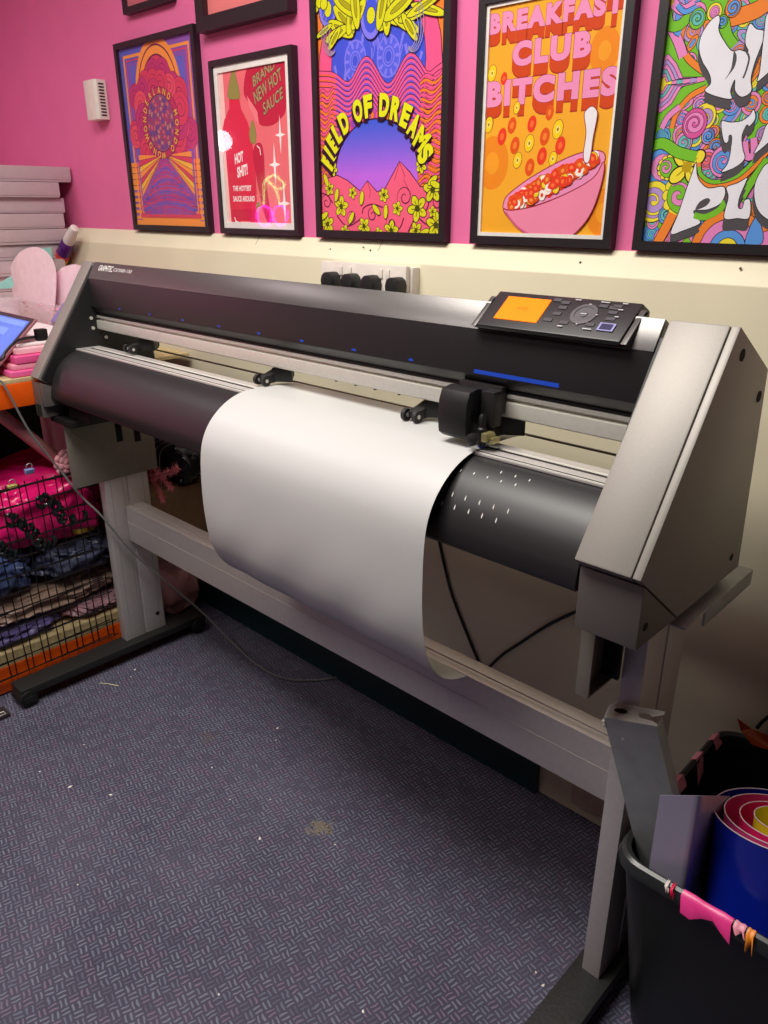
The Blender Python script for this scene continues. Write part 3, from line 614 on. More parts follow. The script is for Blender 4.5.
    letter([(768, 240), (720, 300), (692, 380), (700, 470), (735, 530), (800, 560), (880, 500), (900, 350), (840, 250)], g)
framed(-.699, -.273, 1.2865, 1.86, .0165, 'green swirling poster with big flowing white letters, rightmost on the wall', art_swirl)

def art_plain(c1, c2):
    def fn(A, x0, z0, x1, z1):
        A.rect(x0, z0, x1, z1, c1); A.rect(x0+.03, z0+.06, x1-.03, z1-.03, c2)
        for k in range(3): A.ring((x0+x1)/2, z0+.06, (x1-x0)*(.4-.1*k), (x1-x0)*(.5-.12*k), .02, c1, 0, 180)
    return fn
framed(-2.395, -2.14, 1.885, 2.25, .016, 'black framed picture above the purple arch poster, cut by top of photo', art_plain((206, 110, 120), (190, 90, 130)), name='framed_picture', group='upper pictures cut by the top of the photo')
framed(-2.012, -1.633, 1.79, 2.2, .034, 'thick black framed picture above the hot sauce poster, cut by top of photo', art_plain((236, 130, 130), (222, 90, 110)), name='framed_picture', depth=.03, group='upper pictures cut by the top of the photo')

# ------------------------------------------------------------------ white wall sensor
t = thing('wall_sensor', (-2.62, YW-.001, 1.62), 'white slim sensor box on pink wall, left of the first poster', 'sensor')
bm = B(); prism(bm, [(-2.665, YW-.001), (-2.665, YW-.036), (-2.655, YW-.040), (-2.592, YW-.040), (-2.583, YW-.034), (-2.583, YW-.001)], 1.62, 1.735, 'z'); obj('housing', bm, PLASTW, t, bevel=.002)
bm = B()
for k in range(11): box(bm, (-2.5832, YW-.028, 1.63+.009*k), (-2.5822, YW-.010, 1.6345+.009*k))
obj('vent_slots', bm, BLK, t, smooth=False)

# ------------------------------------------------------------------ socket box and plugs
t = thing('power_socket', (-1.34, YP, 1.165), 'white four-gang power socket box on the cream panelling behind the plotter', 'socket')
bm = B(); box(bm, (-1.481, 1.345, 1.158), (-1.197, YP-.0003, 1.232)); obj('back_box', bm, PLASTW, t, bevel=.002)
bm = B(); box(bm, (-1.487, 1.330, 1.153), (-1.203, 1.3446, 1.236)); obj('face_plate', bm, PLASTW, t, bevel=.004)
for k, u in enumerate((341, 350, 381, 388)):
    p = at(u, 270, y=1.33); bm = B(); box(bm, (p.x-.006, 1.3265, 1.206), (p.x+.006, 1.3296, 1.226)); obj('rocker_switch', bm, PLASTW, t, bevel=.001)
for u, lab in ((330, 'leftmost black plug in the white socket box'), (350, 'black plug second from the left in the white socket box'), (370, 'black plug third from the left in the white socket box'), (395, 'rightmost black plug in the white socket box')):
    x = at(u, 284, y=1.31).x; t = thing('plug', (x, 1.3298, 1.19), lab, 'plug', 'black plugs in the wall socket')
    bm = B(); prism(bm, [(x-.017, 1.1655), (x+.017, 1.1655), (x+.020, 1.195), (x+.016, 1.206), (x+.007, 1.213), (x-.007, 1.213), (x-.016, 1.206), (x-.020, 1.195)], 1.296, 1.3295, 'y'); obj('plug_body', bm, BLK, t, bevel=.004)
    bm = B(); tube(bm, spline([(x, 1.31, 1.166), (x, 1.302, 1.14), (x+.01, 1.30, 1.08), (x+.02, 1.305, .95)]), .0035); obj('cord', bm, BLK, t)

# ------------------------------------------------------------------ the vinyl cutter
V = thing('vinyl_cutter', (-1.25, 1.0, 0), 'large grey and black roll-fed vinyl cutter on an aluminium stand', 'vinyl cutter')
xLo, xLi, xRi, xRo = -2.149, -2.085, -.456, -.361
SLOPE = [(1.041, 1.219), (.842, .929)]
cov = [(1.041, 1.2195), (1.178, 1.145), (1.212, .818), (.983, .818), (.842, .927)]
# right cover
bm = B(); prism(bm, cov, xRi, -.3745); rc = obj('side_cover', bm, SILVER, V, bevel=.003)
bm = B(); prism(bm, cov, -.3730, xRo); sp_ = obj('side_panel', bm, SILVER, V, bevel=.0025)
for (y, z, r) in ((1.062, 1.180, .0085), (1.158, 1.108, .0085), (1.168, .85, .006)):
    bm = B(); cyl(bm, (xRo-.001, y, z), (xRo+.0006, y, z), r, seg=18); obj('screw_hole', bm, DARK, sp_)
bm = B(); prism(bm, [(.854, .9165), (.856, .820), (.983, .819), (.9815, .8172), (.981, .8185)][:3]+[(.855, .9165)], xRi+.002, xRo-.001)
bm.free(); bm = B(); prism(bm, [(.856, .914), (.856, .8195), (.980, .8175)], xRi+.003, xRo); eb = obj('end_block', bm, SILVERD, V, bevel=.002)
bm = B(); cyl(bm, (xRo-.001, .876, .848), (xRo+.0008, .876, .848), .006, seg=14); obj('screw_hole', bm, DARK, eb)
# left cover
bm = B(); prism(bm, cov, xLo, xLi-.012); obj('side_cover', bm, SILVER, V, bevel=.003)
bm = B(); prism(bm, [(1.036, 1.209), (1.17, 1.14), (1.2, .83), (.99, .83), (.85, .927)], xLi-.0118, xLi); ip = obj('inner_panel', bm, BLK, V, bevel=.001)
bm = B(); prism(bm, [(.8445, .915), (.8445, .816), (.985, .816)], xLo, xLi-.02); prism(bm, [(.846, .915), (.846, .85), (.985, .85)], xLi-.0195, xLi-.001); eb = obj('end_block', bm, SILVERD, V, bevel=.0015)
bm = B(); box(bm, (xLo+.012, .8425, .822), (xLi-.028, .8442, .852)); obj('slot_hole', bm, DARK, eb, smooth=False)
for (u, v) in ((94, 298), (91, 318), (93, 328), (106, 337)):
    p = at(u, v, x=xLi); bm = B(); cyl(bm, (xLi, p.y, p.z), (xLi+.003, p.y, p.z), .0045, seg=12); obj('screw', bm, ALU, ip)
# inner wall, right
bm = B(); prism(bm, [(1.030, 1.195), (1.17, 1.13), (1.2, .83), (.99, .83), (.865, .918)], xRi-.006, xRi-.0002); obj('inner_panel', bm, BLK, V)
# top cover: silver sloping lid, black front fascia
bm = B(); prism(bm, [(1.016, 1.1775), (1.0415, 1.2195), (1.150, 1.160), (1.150, 1.150), (1.0435, 1.209), (1.022, 1.1735)], xLi+.0005, xRi-.0065); obj('top_cover', bm, SILVERT, V, bevel=.0012)
bm = B(); prism(bm, [(1.0165, 1.1768), (1.0125, 1.104), (1.016, 1.100), (1.03, 1.084), (1.06, 1.084), (1.06, 1.17), (1.022, 1.1730)], xLi+.0005, xRi-.0065); fc = obj('front_fascia', bm, BLKFACE, V, bevel=.0012)
def onface(u, v):                                  # point on the fascia plane
    p = at(u, v, y=1.014); return p
bm = B(); a, b = at(474, 374, y=1.013), at(559, 386, y=1.013); z0 = 1.1068; z1 = 1.1135
yv = lambda z: 1.0125+(z-1.104)/(1.1768-1.104)*.004-.0004
vs = [bm.verts.new((x, yv(z), z)) for x, z in ((a.x, z0), (b.x, z0), (b.x, z1), (a.x, z1))]; bm.faces.new(vs); obj('blue_stripe', bm, BLUEP, fc, smooth=False)
for (u, v) in ((411, 361), (354, 351), (302, 342), (259, 334), (219, 328), (183, 322), (150, 316), (120, 311)):
    x = at(u, v, y=1.013).x; bm = B(); z = 1.1085
    vs = [bm.verts.new((x+dx, yv(z+dz), z+dz)) for dx, dz in ((-.006, 0), (.006, 0), (.006, .003), (.002, .003), (0, .006), (-.002, .003), (-.006, .003))]; bm.faces.new(vs); obj('position_mark', bm, BLUEP, fc, smooth=False)
# lettering on the lid
bm = B(); O = Vector((0, 1.016, 1.1775)); D = Vector((0, .0255, .042)).normalized()
for st, xa, xb, h0, h1, off in (('GRAPHTEC', at(98, 268, y=1.03).x, at(112, 270, y=1.03).x, .0255, .041, .02), ('CE7000-130', at(113, 270.5, y=1.03).x, at(131, 273, y=1.03).x, .0275, .036, 0)):
    vs, fs = glyphs(st, off); ax, bx = min(v[0] for v in vs), max(v[0] for v in vs); hi = max(v[1] for v in vs)
    V_ = [bm.verts.new(Vector((xa+(p-ax)/(bx-ax)*(xb-xa), 0, 0))+O+D*(h0+q/hi*(h1-h0))+Vector((0, -.0006, .0004))) for p, q in vs]
    for f in fs:
        try: bm.faces.new([V_[k] for k in f])
        except ValueError: pass
obj('lettering', bm, mat('white_print', (235, 232, 230), .5), V, smooth=False)
# Y rail
bm = B(); prism(bm, [(1.024, 1.0425), (1.024, 1.0655), (1.034, 1.0665), (1.034, 1.071), (1.026, 1.072), (1.026, 1.0785), (1.075, 1.0785), (1.075, 1.039), (1.03, 1.039)], xLi+.0005, xRi-.0065); rl = obj('carriage_rail', bm, ALU, V, bevel=.0008)
bm = B(); box(bm, (xLi+.002, 1.028, 1.0795), (xRi-.008, 1.07, 1.0838)); obj('drive_belt', bm, BLK, rl, smooth=False)
bm = B(); box(bm, (xLi+.0005, 1.110, .9885), (xRi-.0065, 1.114, .992)); obj('rear_guide_bar', bm, GREYPLATE, V)
# platen and drum
drum = [(.952, .9905), (.935, .984), (.912, .970), (.893, .951), (.879, .927), (.869, .900), (.864, .874), (.868, .866), (.90, .858), (.99, .858), (.99, .9905)]
bm = B(); prism(bm, [(.953, .9955), (1.022, .9955), (1.022, .972), (.9915, .972), (.9915, .9915), (.953, .9915)], xLi+.0005, xRi-.0065); pl = obj('platen', bm, ALUD, V, bevel=.0005)
bm = B(); box(bm, (xLi+.03, .9935, .9955), (xRi-.02, .9965, .9972)); obj('cutting_strip', bm, mat('pale_cutting_strip', (225, 222, 214), .4), pl, smooth=False)
bm = B(); box(bm, (xLi+.03, .9535, .9955), (xRi-.008, .9560, .9972)); obj('edge_strip', bm, mat('pale_cutting_strip', (225, 222, 214), .4), pl, smooth=False)
bm = B(); box(bm, (xLi+.02, .985, .9956), (xRi-.008, .9915, .9961)); box(bm, (xLi+.02, .958, .9956), (xRi-.008, .963, .9961)); obj('groove_strip', bm, BLK, pl, smooth=False)
bm = B(); prism(bm, drum, xLi+.0005, xRi-.0065); dr = obj('front_drum', bm, BLKDRUM, V, angle=60)
def hitdrum(u, v):
    best = None
    for (y0, z0), (y1, z1) in zip(drum[:7], drum[1:7]):
        d = ray(u, v); n = Vector((0, -(z1-z0), (y1-y0))); q = Vector((0, y0, z0)); t = n.dot(q-CAM)/n.dot(d); p = CAM+d*t
        if min(z0, z1)-1e-4 <= p.z <= max(z0, z1)+1e-4 and (best is None or t < best[0]): best = (t, p, Vector((0, y1-y0, z1-z0)).normalized(), n.normalized())
    return best
TICK = mat('painted_hole_light', (215, 213, 208), .4)  # pale colour paints the light showing through the drum holes
for a, b in ((125, 130), (210, 155), (292, 180), (382, 208), (472, 235), (565, 262), (142, 210), (223, 238), (312, 265), (398, 292), (488, 322), (262, 4), (347, 22), (432, 47), (520, 72), (612, 95), (520, 15), (612, 40), (702, 66)):
    h = hitdrum(420+a*.15625, 470+b*.15625)
    if not h: continue
    _, p, d, n = h
    if n.y > 0: n = -n
    bm = B(); X = Vector((1, 0, 0)); s = .0045 if b > 100 else .003
    top = [p+n*.0006+d*s*q+X*.0011*w for q, w in ((-1, -.2), (-.2, 1), (.9, 1), (1, .4), (.3, -1))]
    vs = [bm.verts.new(q) for q in top]; bm.faces.new(vs); obj('vent_hole', bm, TICK, dr, smooth=False)
# pinch rollers
def pinch(u, v):
    p = at(u, v, y=1.016); x = p.x; y0 = 1.012
    bm = B(); prism(bm, [(1.01, 1.018), (1.072, 1.0375), (1.09, 1.0375), (1.09, 1.010), (1.03, 1.004), (1.012, 1.004)], x-.002, x+.022)
    r = obj('pinch_roller', bm, BLK, V, bevel=.002)
    for dx in (-.012, .0145):
        bm = B(); cyl(bm, (x+dx, y0, 1.0105), (x+dx+.008, y0, 1.0105), .0115, seg=18); obj('roller_wheel', bm, mat('dark_rubber', (30, 30, 30), .6), r)
        bm = B(); cyl(bm, (x+dx+.0078, y0, 1.0105), (x+dx+.0088, y0, 1.0105), .004, seg=10); obj('axle', bm, ALU, r)
    bm = B(); prism(bm, [(x+.018, 1.03), (x+.055, 1.055), (x+.018, 1.09)], 1.006, 1.0365, 'z'); obj('cam_lever', bm, BLK, r, bevel=.001)
for u, v in ((262, 380), (411, 414), (131, 352), (484, 436)): pinch(u, v)
# cutting carriage
bm = B()
pf = [(1.0085, 1.085), (.978, 1.0915), (.957, 1.088), (.950, 1.07), (.948, 1.04), (.951, 1.016), (.962, 1.0085), (1.0085, 1.0085)]
prism(bm, pf, -.785, -.727); ca = obj('carriage', bm, BLK, V, bevel=.003)
bm = B(); box(bm, (-.790, 1.009, 1.05), (-.703, 1.0235, 1.092)); obj('slider_plate', bm, BLKFACE, ca, bevel=.002)
bm = B(); box(bm, (-.7265, .985, 1.03), (-.700, 1.0085, 1.088)); obj('tool_arm', bm, BLKFACE, ca, bevel=.002)
bm = B(); lathe(bm, [(.004, .999), (.008, 1.006), (.0085, 1.03), (.006, 1.033), (.006, 1.05), (.0035, 1.054)], (-.712, .973, 0)); obj('tool_holder', bm, BLK, ca)
bm = B(); lathe(bm, [(.003, .998), (.0055, 1.0), (.0055, 1.006), (.003, 1.007)], (-.712, .973, 0)); obj('blade_cap', bm, mat('blue_cap', (30, 50, 170), .4), ca)
bm = B(); box(bm, (-.705, .962, 1.012), (-.695, .984, 1.026)); box(bm, (-.695, .97, 1.008), (-.688, .99, 1.018)); obj('clamp_block', bm, mat('brass_clamp', (190, 180, 130), .35, .7), ca, bevel=.001)
bm = B(); lathe(bm, [(.004, -.004), (.010, -.002), (.010, .008), (.005, .010)], (-.712, .952, 1.017), (0, -1, 0)); obj('clamp_knob', bm, BLK, ca)
# control panel
pa, pb = (-.7535, -.506)
py0, pz0, py1, pz1 = 1.000, 1.1885, 1.060, 1.2345
PD = Vector((0, py1-py0, pz1-pz0)); PN = Vector((0, -PD.z, PD.y)).normalized()
bm = B(); prism(bm, [(py0, pz0), (py1, pz1), (1.085, 1.222), (1.085, 1.195), (1.0425, 1.219), (1.0175, 1.1795), (py0+.002, pz0-.006)], pa, pb); cp = obj('control_panel', bm, BLKFACE, V, bevel=.0025)
def quad_on(x0, x1, t0, t1, off, th=.0012):
    b_ = B(); P = Vector((0, py0, pz0))
    A0 = [P+Vector((x, 0, 0))+PD*t+PN*off for x, t in ((x0, t0), (x1, t0), (x1, t1), (x0, t1))]; C0 = [p+PN*th for p in A0]
    va = [b_.verts.new(p) for p in A0]; vc = [b_.verts.new(p) for p in C0]
    b_.faces.new(va[::-1]); b_.faces.new(vc)
    for k in range(4): b_.faces.new((va[k], va[(k+1) % 4], vc[(k+1) % 4], vc[k]))
    return b_
def onpanel(u, v):
    d = ray(u, v); q = Vector((0, py0, pz0)); t = PN.dot(q-CAM)/PN.dot(d); p = CAM+d*t; return p.x, (p.y-py0)/(py1-py0)
SCR = mat('orange_backlit_screen', (255, 122, 0), .3, var=.03, emit=.6)
c0, c1 = onpanel(493, 318.5), onpanel(552.5, 300.4); e0 = onpanel(509.5, 297); e1 = onpanel(536, 323)
sx0, sx1 = (c0[0]+e0[0])/2, (c1[0]+e1[0])/2; st0, st1 = (c0[1]+e1[1])/2, (e0[1]+c1[1])/2
scr = obj('screen', quad_on(sx0, sx1, st0, st1, .0001), SCR, cp, smooth=False)
LCDT = mat('screen_text', (190, 96, 0), .4, emit=.2)
bm = B()
def on_panel_text(bm, st, x0, x1, t0, t1, off, o=0):
    vs, fs = glyphs(st, o); ax, bx = min(v[0] for v in vs), max(v[0] for v in vs); lo, hi = min(v[1] for v in vs), max(v[1] for v in vs); P = Vector((0, py0, pz0))
    Vv = [bm.verts.new(P+Vector((x0+(a-ax)/(bx-ax)*(x1-x0), 0, 0))+PD*(t0+(b-lo)/(hi-lo)*(t1-t0))+PN*off) for a, b in vs]
    for f in fs:
        try: bm.faces.new([Vv[k] for k in f])
        except ValueError: pass
on_panel_text(bm, 'F30', sx0+.032, sx0+.05, st0+.46*(st1-st0), st0+.58*(st1-st0), .0016)
obj('screen_text', bm, LCDT, scr, smooth=False)
BTN = mat('grey_button', (70, 66, 72), .45)
for (u, v) in ((566, 303), (563, 308), (557, 314), (548, 320), (564, 323), (604, 306.5), (614, 308.5), (590, 325), (618, 307), (613, 313), (610.5, 319.5), (559, 299.5)):
    x, tt = onpanel(u, v); tt = min(max(tt, .1), .88); obj('button', quad_on(x-.007, x+.007, tt-.04, tt+.04, .0001), BTN, cp, smooth=False)
x, tt = onpanel(606.5, 328); eb = obj('enter_button', quad_on(x-.0125, x+.0125, tt-.10, tt+.10, .0001, .002), mat('lilac_button_rim', (150, 150, 200), .4), cp, smooth=False); obj('button_face', quad_on(x-.009, x+.009, tt-.07, tt+.07, .0022, .0006), mat('navy_button', (44, 44, 84), .35), eb, smooth=False)
x, tt = onpanel(584, 314.5); bm = B(); P = Vector((x, py0, pz0))+PD*tt; lathe(bm, [(.020, .0), (.0205, .0012), (.015, .0014), (.0145, .0004), (.006, .0004), (.006, .0016), (.003, .0018)], P+PN*.0002, PN, 32); obj('dial_ring', bm, mat('grey_dial', (96, 94, 98), .4, .3), cp)
bm = B()
for (u, v, w) in ((579, 301, .010), (606, 303.5, .014), (626, 305, .008), (621, 311, .008), (617, 318, .006), (560, 327, .008), (587, 330, .014), (584, 314.8, .010), (591, 305.5, .003), (597, 316, .003), (577, 325, .003)):
    x, tt = onpanel(u, v); P = Vector((x, py0, pz0))+PD*tt+PN*.0025
    vs = [bm.verts.new(P+Vector((dx, 0, 0))+PD*dt) for dx, dt in ((-w/2, -.012), (w/2, -.012), (w/2, .012), (-w/2, .012))]; bm.faces.new(vs)
obj('key_legends', bm, mat('grey_legend', (186, 184, 186), .5), cp, smooth=False)
for sx in (0, 1):                                  # silver cheeks either side of the panel
    x0_ = pb+.0015 if sx else pa-.010
    bm = B(); prism(bm, [(1.0, 1.1885-.003), (1.052, 1.2265), (1.044, 1.2195), (1.0178, 1.1795)], x0_, x0_+.0085); obj('panel_cheek', bm, SILVERT, cp, bevel=.0006)
# stand: legs, feet, crossbeam
def leg(x0):
    bm = B(); x1 = x0+.034
    prism(bm, [(x0, .974), (x1, .974), (x1, 1.040), (x1-.0025, 1.0405), (x1-.0025, 1.047), (x1, 1.0475), (x1, 1.116), (x0, 1.116)], .0605, .797, 'z'); return obj('leg', bm, ALUD, V, bevel=.0012)
for x0 in (-2.1085, -.4275):
    lg = leg(x0)
    bm = B()
    for yy in (.992, 1.030, 1.098): box(bm, (x0+.0340, yy, .062), (x0+.0343, yy+.0010, .60))
    if x0 > -1: bm.free()
    else: obj('groove_line', bm, mat('groove_shade', (142, 138, 135), .5), lg, smooth=False)
    if x0 < -1:
        bm = B(); cyl(bm, (x0+.0335, 1.092, .115), (x0+.0348, 1.092, .115), .007, seg=12); obj('bolt_hole', bm, DARK, lg)
bm = B(); prism(bm, [(1.030, .397), (1.030, .512), (1.044, .512), (1.0445, .5095), (1.056, .5095), (1.0565, .512), (1.086, .512), (1.086, .397)], -2.0738, -.4280); cb = obj('crossbeam', bm, ALUD, V, bevel=.0012)
bm = B(); box(bm, (-2.0738, 1.0292, .459), (-.428, 1.0299, .4605)); obj('trim_line', bm, ALU, cb, smooth=False)
for x0 in (-2.114, -.446):
    bm = B(); box(bm, (x0, .622 if x0 < -1 else .70, .036), (x0+.072, 1.25, .0603)); ft = obj('foot', bm, FOOT, V, bevel=.003)
    for yy in ((.640, 1.22) if x0 < -1 else (.72, 1.22)):
        w = B()
        cyl(w, (x0+.008, yy, .0262), (x0+.076, yy, .0262), .026, seg=22); ct = obj('caster', w, mat('caster_rubber', (16, 16, 17), .6), ft, bevel=.003)
        w = B(); box(w, (x0+.001, yy-.015, .019), (x0+.0075, yy+.015, .0358)); obj('caster_fork', w, BLK, ct); w = B(); box(w, (x0+.0765, yy-.015, .019), (x0+.081, yy+.015, .0358)); obj('caster_fork', w, BLK, ct)
# mounting plates on the leg heads
bm = B(); box(bm, (-2.0735, .880, .606), (-2.0695, 1.150, .815)); bl = obj('mounting_plate', bm, GREYPLATE, V, bevel=.001)
for (u, v) in ((119, 433), (137, 433)):
    p = at(u, v, x=-2.0695); bm = B(); box(bm, (-2.0694, p.y-.010, p.z-.026), (-2.0688, p.y+.010, p.z+.03)); obj('slot_hole', bm, DARK, bl, bevel=.0002)
bm = B(); box(bm, (xLo+.02, .872, .800), (-2.0, 1.10, .8155)); box(bm, (-2.0688, .90, .8158), (-1.95, 1.10, .857)); obj('under_tray', bm, BLK, V)
bm = B()
box(bm, (-.4615, .9005, .684), (-.4575, .972, .8185)); box(bm, (-.4615, .897, .684), (-.440, .9002, .8185)); box(bm, (-.4575, .9005, .684), (-.440, .972, .6875))
obj('mounting_plate', bm, GREYPLATE, V, bevel=.0006)
bm = B(); box(bm, (-.4573, .966, .6878), (-.4295, .9735, .8185)); obj('bracket_web', bm, BLK, V, smooth=False)
bm = B(); prism(bm, [(.995, .795), (1.262, .795), (1.262, .798), (.995, .798)], -.42, -.352); box(bm, (-.3555, 1.07, .770), (-.352, 1.262, .795)); box(bm, (-.42, 1.10, .798), (-.38, 1.2, .8178)); obj('leg_bracket', bm, STEEL, V, bevel=.0005)

# ------------------------------------------------------------------ the white sheet in the cutter
prof = [(1.13, .982), (1.10, .9925), (1.06, .9975), (1.02, .9985), (.975, .9985), (.945, .9955), (.915, .986), (.886, .969), (.860, .944), (.842, .912), (.834, .875), (.831, .825), (.831, .765), (.835, .715), (.844, .672), (.862, .635), (.888, .605), (.918, .585), (.950, .573), (.962, .571)]
pts = spline([(0, a, b) for a, b in prof], 5)
bm = B(); rows = []
for i, p in enumerate(pts):
    r = []
    for k in range(41):
        s = k/40; x = -1.322+s*.612; h = max(0, min(1, (.9-p.z)/.35))
        wob = .0022*math.sin(s*9+p.z*14)*h+.002*math.sin(s*23-p.z*31)*h*h+.004*h*h*math.sin(s*5.2+1)
        r.append(Vector((x+.012*h*(s-.5)*0-.008*h*(1-s)*0, p.y+wob, p.z+.002*math.sin(s*4)*h)))
    rows.append(r)
sheet(bm, rows, .00035)
bmesh.ops.translate(bm, verts=bm.verts, vec=(0, 0, .0003))
one('vinyl_sheet', bm, WHITE, (-1.016, .95, .997), 'blank white vinyl sheet feeding out over the black drum of the cutter', 'sheet', smooth=True, angle=80)

# ------------------------------------------------------------------ cables
bm = B(); tube(bm, spline([tuple(at(u, v, y=1.3655)) for u, v in ((436, 520), (439, 540), (445, 568), (452, 595), (467, 634), (481, 668), (483, 671), (486, 670), (502, 655), (520, 643), (548, 625), (575, 612), (600, 600))], 5), .0036)
one('cable', bm, BLK, (-1, 1.36, .27), 'black cable hanging in a V shape against the cream wall', 'cable')
cpts = [at(-25, 376, x=-2.15), at(0, 381, x=-2.145), at(8, 392, x=-2.135), at(30, 432, x=-2.128), at(60, 470, x=-2.118), at(82, 497, x=-2.09), at(101.6, 516, x=-2.058), at(129, 548.6, x=-2.03), at(159, 575.7, x=-2.0), at(203, 613, x=-1.955), at(230, 640, x=-1.88), at(260, 667, z=.006), at(287, 679, z=.005), at(318, 680, z=.005), at(345, 676, z=.005), at(380, 672, z=.005)]
bm = B(); tube(bm, spline(cpts, 8), .0032)
one('cable', bm, mat('grey_cable', (112, 112, 112), .3), cpts[-4], 'long grey cable dropping from the bench past the left leg onto the carpet', 'cable')

# ------------------------------------------------------------------ racking bench at the left
RX = -2.155
R = thing('racking_bench', (-2.7, .5, 0), 'orange-beamed racking bench left of the vinyl cutter', 'bench')
bm = B(); prism(bm, [(RX, .846), (RX, .911), (RX-.012, .911), (RX-.012, .919), (RX-.04, .919), (RX-.04, .846)], -.5, 1.30, 'y')
bm.free(); bm = B(); box(bm, (RX-.04, -.5, .846), (RX, 1.10, .911)); obj('upper_beam', bm, ORANGE, R, bevel=.002)
bm = B(); box(bm, (RX-.04, -.5, .006), (RX, 1.10, .088)); obj('lower_beam', bm, ORANGE, R, bevel=.002)
bm = B(); box(bm, (-3.5, -.5, .9115), (RX-.003, 1.355, .923)); obj('deck', bm, BOARD, R, bevel=.001)
bm = B(); box(bm, (-3.5, -.5, .0885), (RX-.002, 1.10, .130)); obj('lower_deck', bm, BOARD, R, bevel=.001)
for y in (-.5, 1.055):
    for x in (RX-.085, -3.5):
        bm = B(); box(bm, (x, y, 0), (x+.042, y+.045, .911)); obj('upright', bm, mat('dark_blue_upright', (36, 40, 58), .5), R, bevel=.001)

# wire grid panels hung with bits
WIRE = mat('black_wire', (14, 13, 14), .4)
def grid(x, y0, y1, z0, z1, sy, sz, label, tilt=0.):
    M = Matrix.Translation((x, y1, z0)) @ Matrix.Rotation(tilt, 4, 'X') @ Matrix.Translation((-x, -y1, -z0))
    t = thing('wire_grid_panel', (x, (y0+y1)/2, z0), label, 'wire grid panel', 'black wire grid panels')
    y = y1-.012; k = 0
    while y > y0:
        bm = B(); tube(bm, [M @ Vector((x, y, z0)), M @ Vector((x, y, z1))], .0019, 6); obj('upright_wire', bm, WIRE, t); y -= sy
    z = z0+.004
    while z < z1+.001:
        th = .0032 if (z > z1-sz*.9) else .0019
        bm = B(); tube(bm, [M @ Vector((x+.0036, y0, z)), M @ Vector((x+.0036, y1, z))], th, 6); obj('cross_wire', bm, WIRE, t); z += sz
    return t
grid(-2.134, .42, .975, .062, .64, .052, .0515, 'black wire grid panel nearest the stand, in front of the pink bag')
grid(-2.1465, .42, .962, .062, .645, .052, .0515, 'black wire grid panel tucked just behind the front grid', .03)
for (u, v, c, lab) in ((29.5, 471, (140, 160, 220), 'pale blue clip on top of the wire grid'), (12.5, 487, (206, 196, 110), 'small yellow clip on top of the wire grid')):
    p = at(u, v, x=-2.133); t = thing('clip', (p.x, p.y, .646), lab, 'clip', 'clips on the wire grid'); z = p.z
    m = mat('clip_%d' % c[0], c, .35)
    bm = B(); prism(bm, [(-2.1305+.0, z-.008), (-2.125, z+.006), (-2.1415, z+.006), (-2.138, z-.008)], p.y-.012, p.y+.012, 'y'); obj('clip_body', bm, m, t, bevel=.001)
    bm = B(); tube(bm, spline([(-2.131, p.y-.006, z+.006), (-2.129, p.y-.008, z+.018), (-2.129, p.y, z+.023), (-2.129, p.y+.008, z+.018), (-2.131, p.y+.006, z+.006)]), .0013, 6); obj('wire_handle', bm, STEEL, t)

# soft goods on the lower deck
def bag(name, c, s, m, label, cat, amp=.22, freq=2.2, seed=1, flat=.131, sub=5):
    bm = B(); blob(bm, c, s, amp, freq, seed, sub, flat); return one(name, bm, m, (c[0], c[1], flat), label, cat, angle=70)
PB = mat('magenta_plastic_bag', (226, 22, 112), .3, var=.1, scale=20, bump=.3)
bag('plastic_bag', (-2.36, .86, .50), (.175, .20, .13), PB, 'bright pink plastic bag at the top of the lower shelf', 'bag', .2, 2.4, 3, flat=.405)
bag('garment_bag', (-2.32, .92, .335), (.135, .125, .056), mat('slate_film', (92, 98, 128), .3, var=.2, scale=18, bump=.4), 'slate blue wrapped bundle under the pink bag', 'bundle', .22, 3, 5, flat=.27)
bag('garment_bag', (-2.32, .67, .34), (.135, .115, .058), mat('blue_film', (74, 92, 140), .3, var=.2, scale=18, bump=.4), 'blue wrapped bundle at the far left behind the wire grid', 'bundle', .22, 3, 6, flat=.27)
bag('garment_bag', (-2.33, .80, .222), (.14, .25, .036), mat('beige_film', (176, 148, 132), .35, var=.2, scale=18, bump=.4), 'beige wrapped bundle in the middle of the lower shelf', 'bundle', .2, 3.4, 7, flat=.185)
bag('garment_bag', (-2.30, .70, .158), (.125, .13, .028), mat('blue_pink_film', (104, 92, 146), .35, var=.3, scale=25, bump=.4), 'flat purple-blue wrapped bundle on the lower shelf board', 'bundle', .2, 3, 8)
bag('garment_bag', (-2.30, .95, .158), (.125, .11, .028), mat('pink_film', (182, 140, 150), .3, var=.25, scale=25, bump=.4), 'flat pale pink wrapped bundle beside the stand leg', 'bundle', .2, 3, 9)
bag('plastic_bag', (-2.265, .565, .455), (.085, .075, .05), mat('white_film', (216, 206, 216), .35, bump=.3), 'white crumpled bag left of the pink bag', 'bag', .25, 3, 12, flat=.412)
bm = B(); blob(bm, (-2.25, .955, .42), (.05, .045, .02), .1, 3, 4, 3, .405); one('packet', bm, mat('yellow_packet', (206, 170, 60), .4), (-2.25, .955, .405), 'small yellow packet by the stand leg behind the grid', 'packet')
bm = B(); box(bm, (-3.3, -.3, .1305), (-2.62, 1.04, .80)); t = thing('shade_backdrop', (-2.95, .37, .1305), 'added dark crate at the back of the lower shelf, behind the bags', 'backdrop'); obj('backdrop_body', bm, mat('backdrop_dark', (30, 24, 30), .7), t, bevel=.01)  # added dark backdrop, stands in for the deep shade under the bench
bm = B(); box(bm, (-3.31, -.31, .801), (-2.61, 1.05, .825)); obj('backdrop_lid', bm, mat('backdrop_dark', (30, 24, 30), .7), t, bevel=.006)
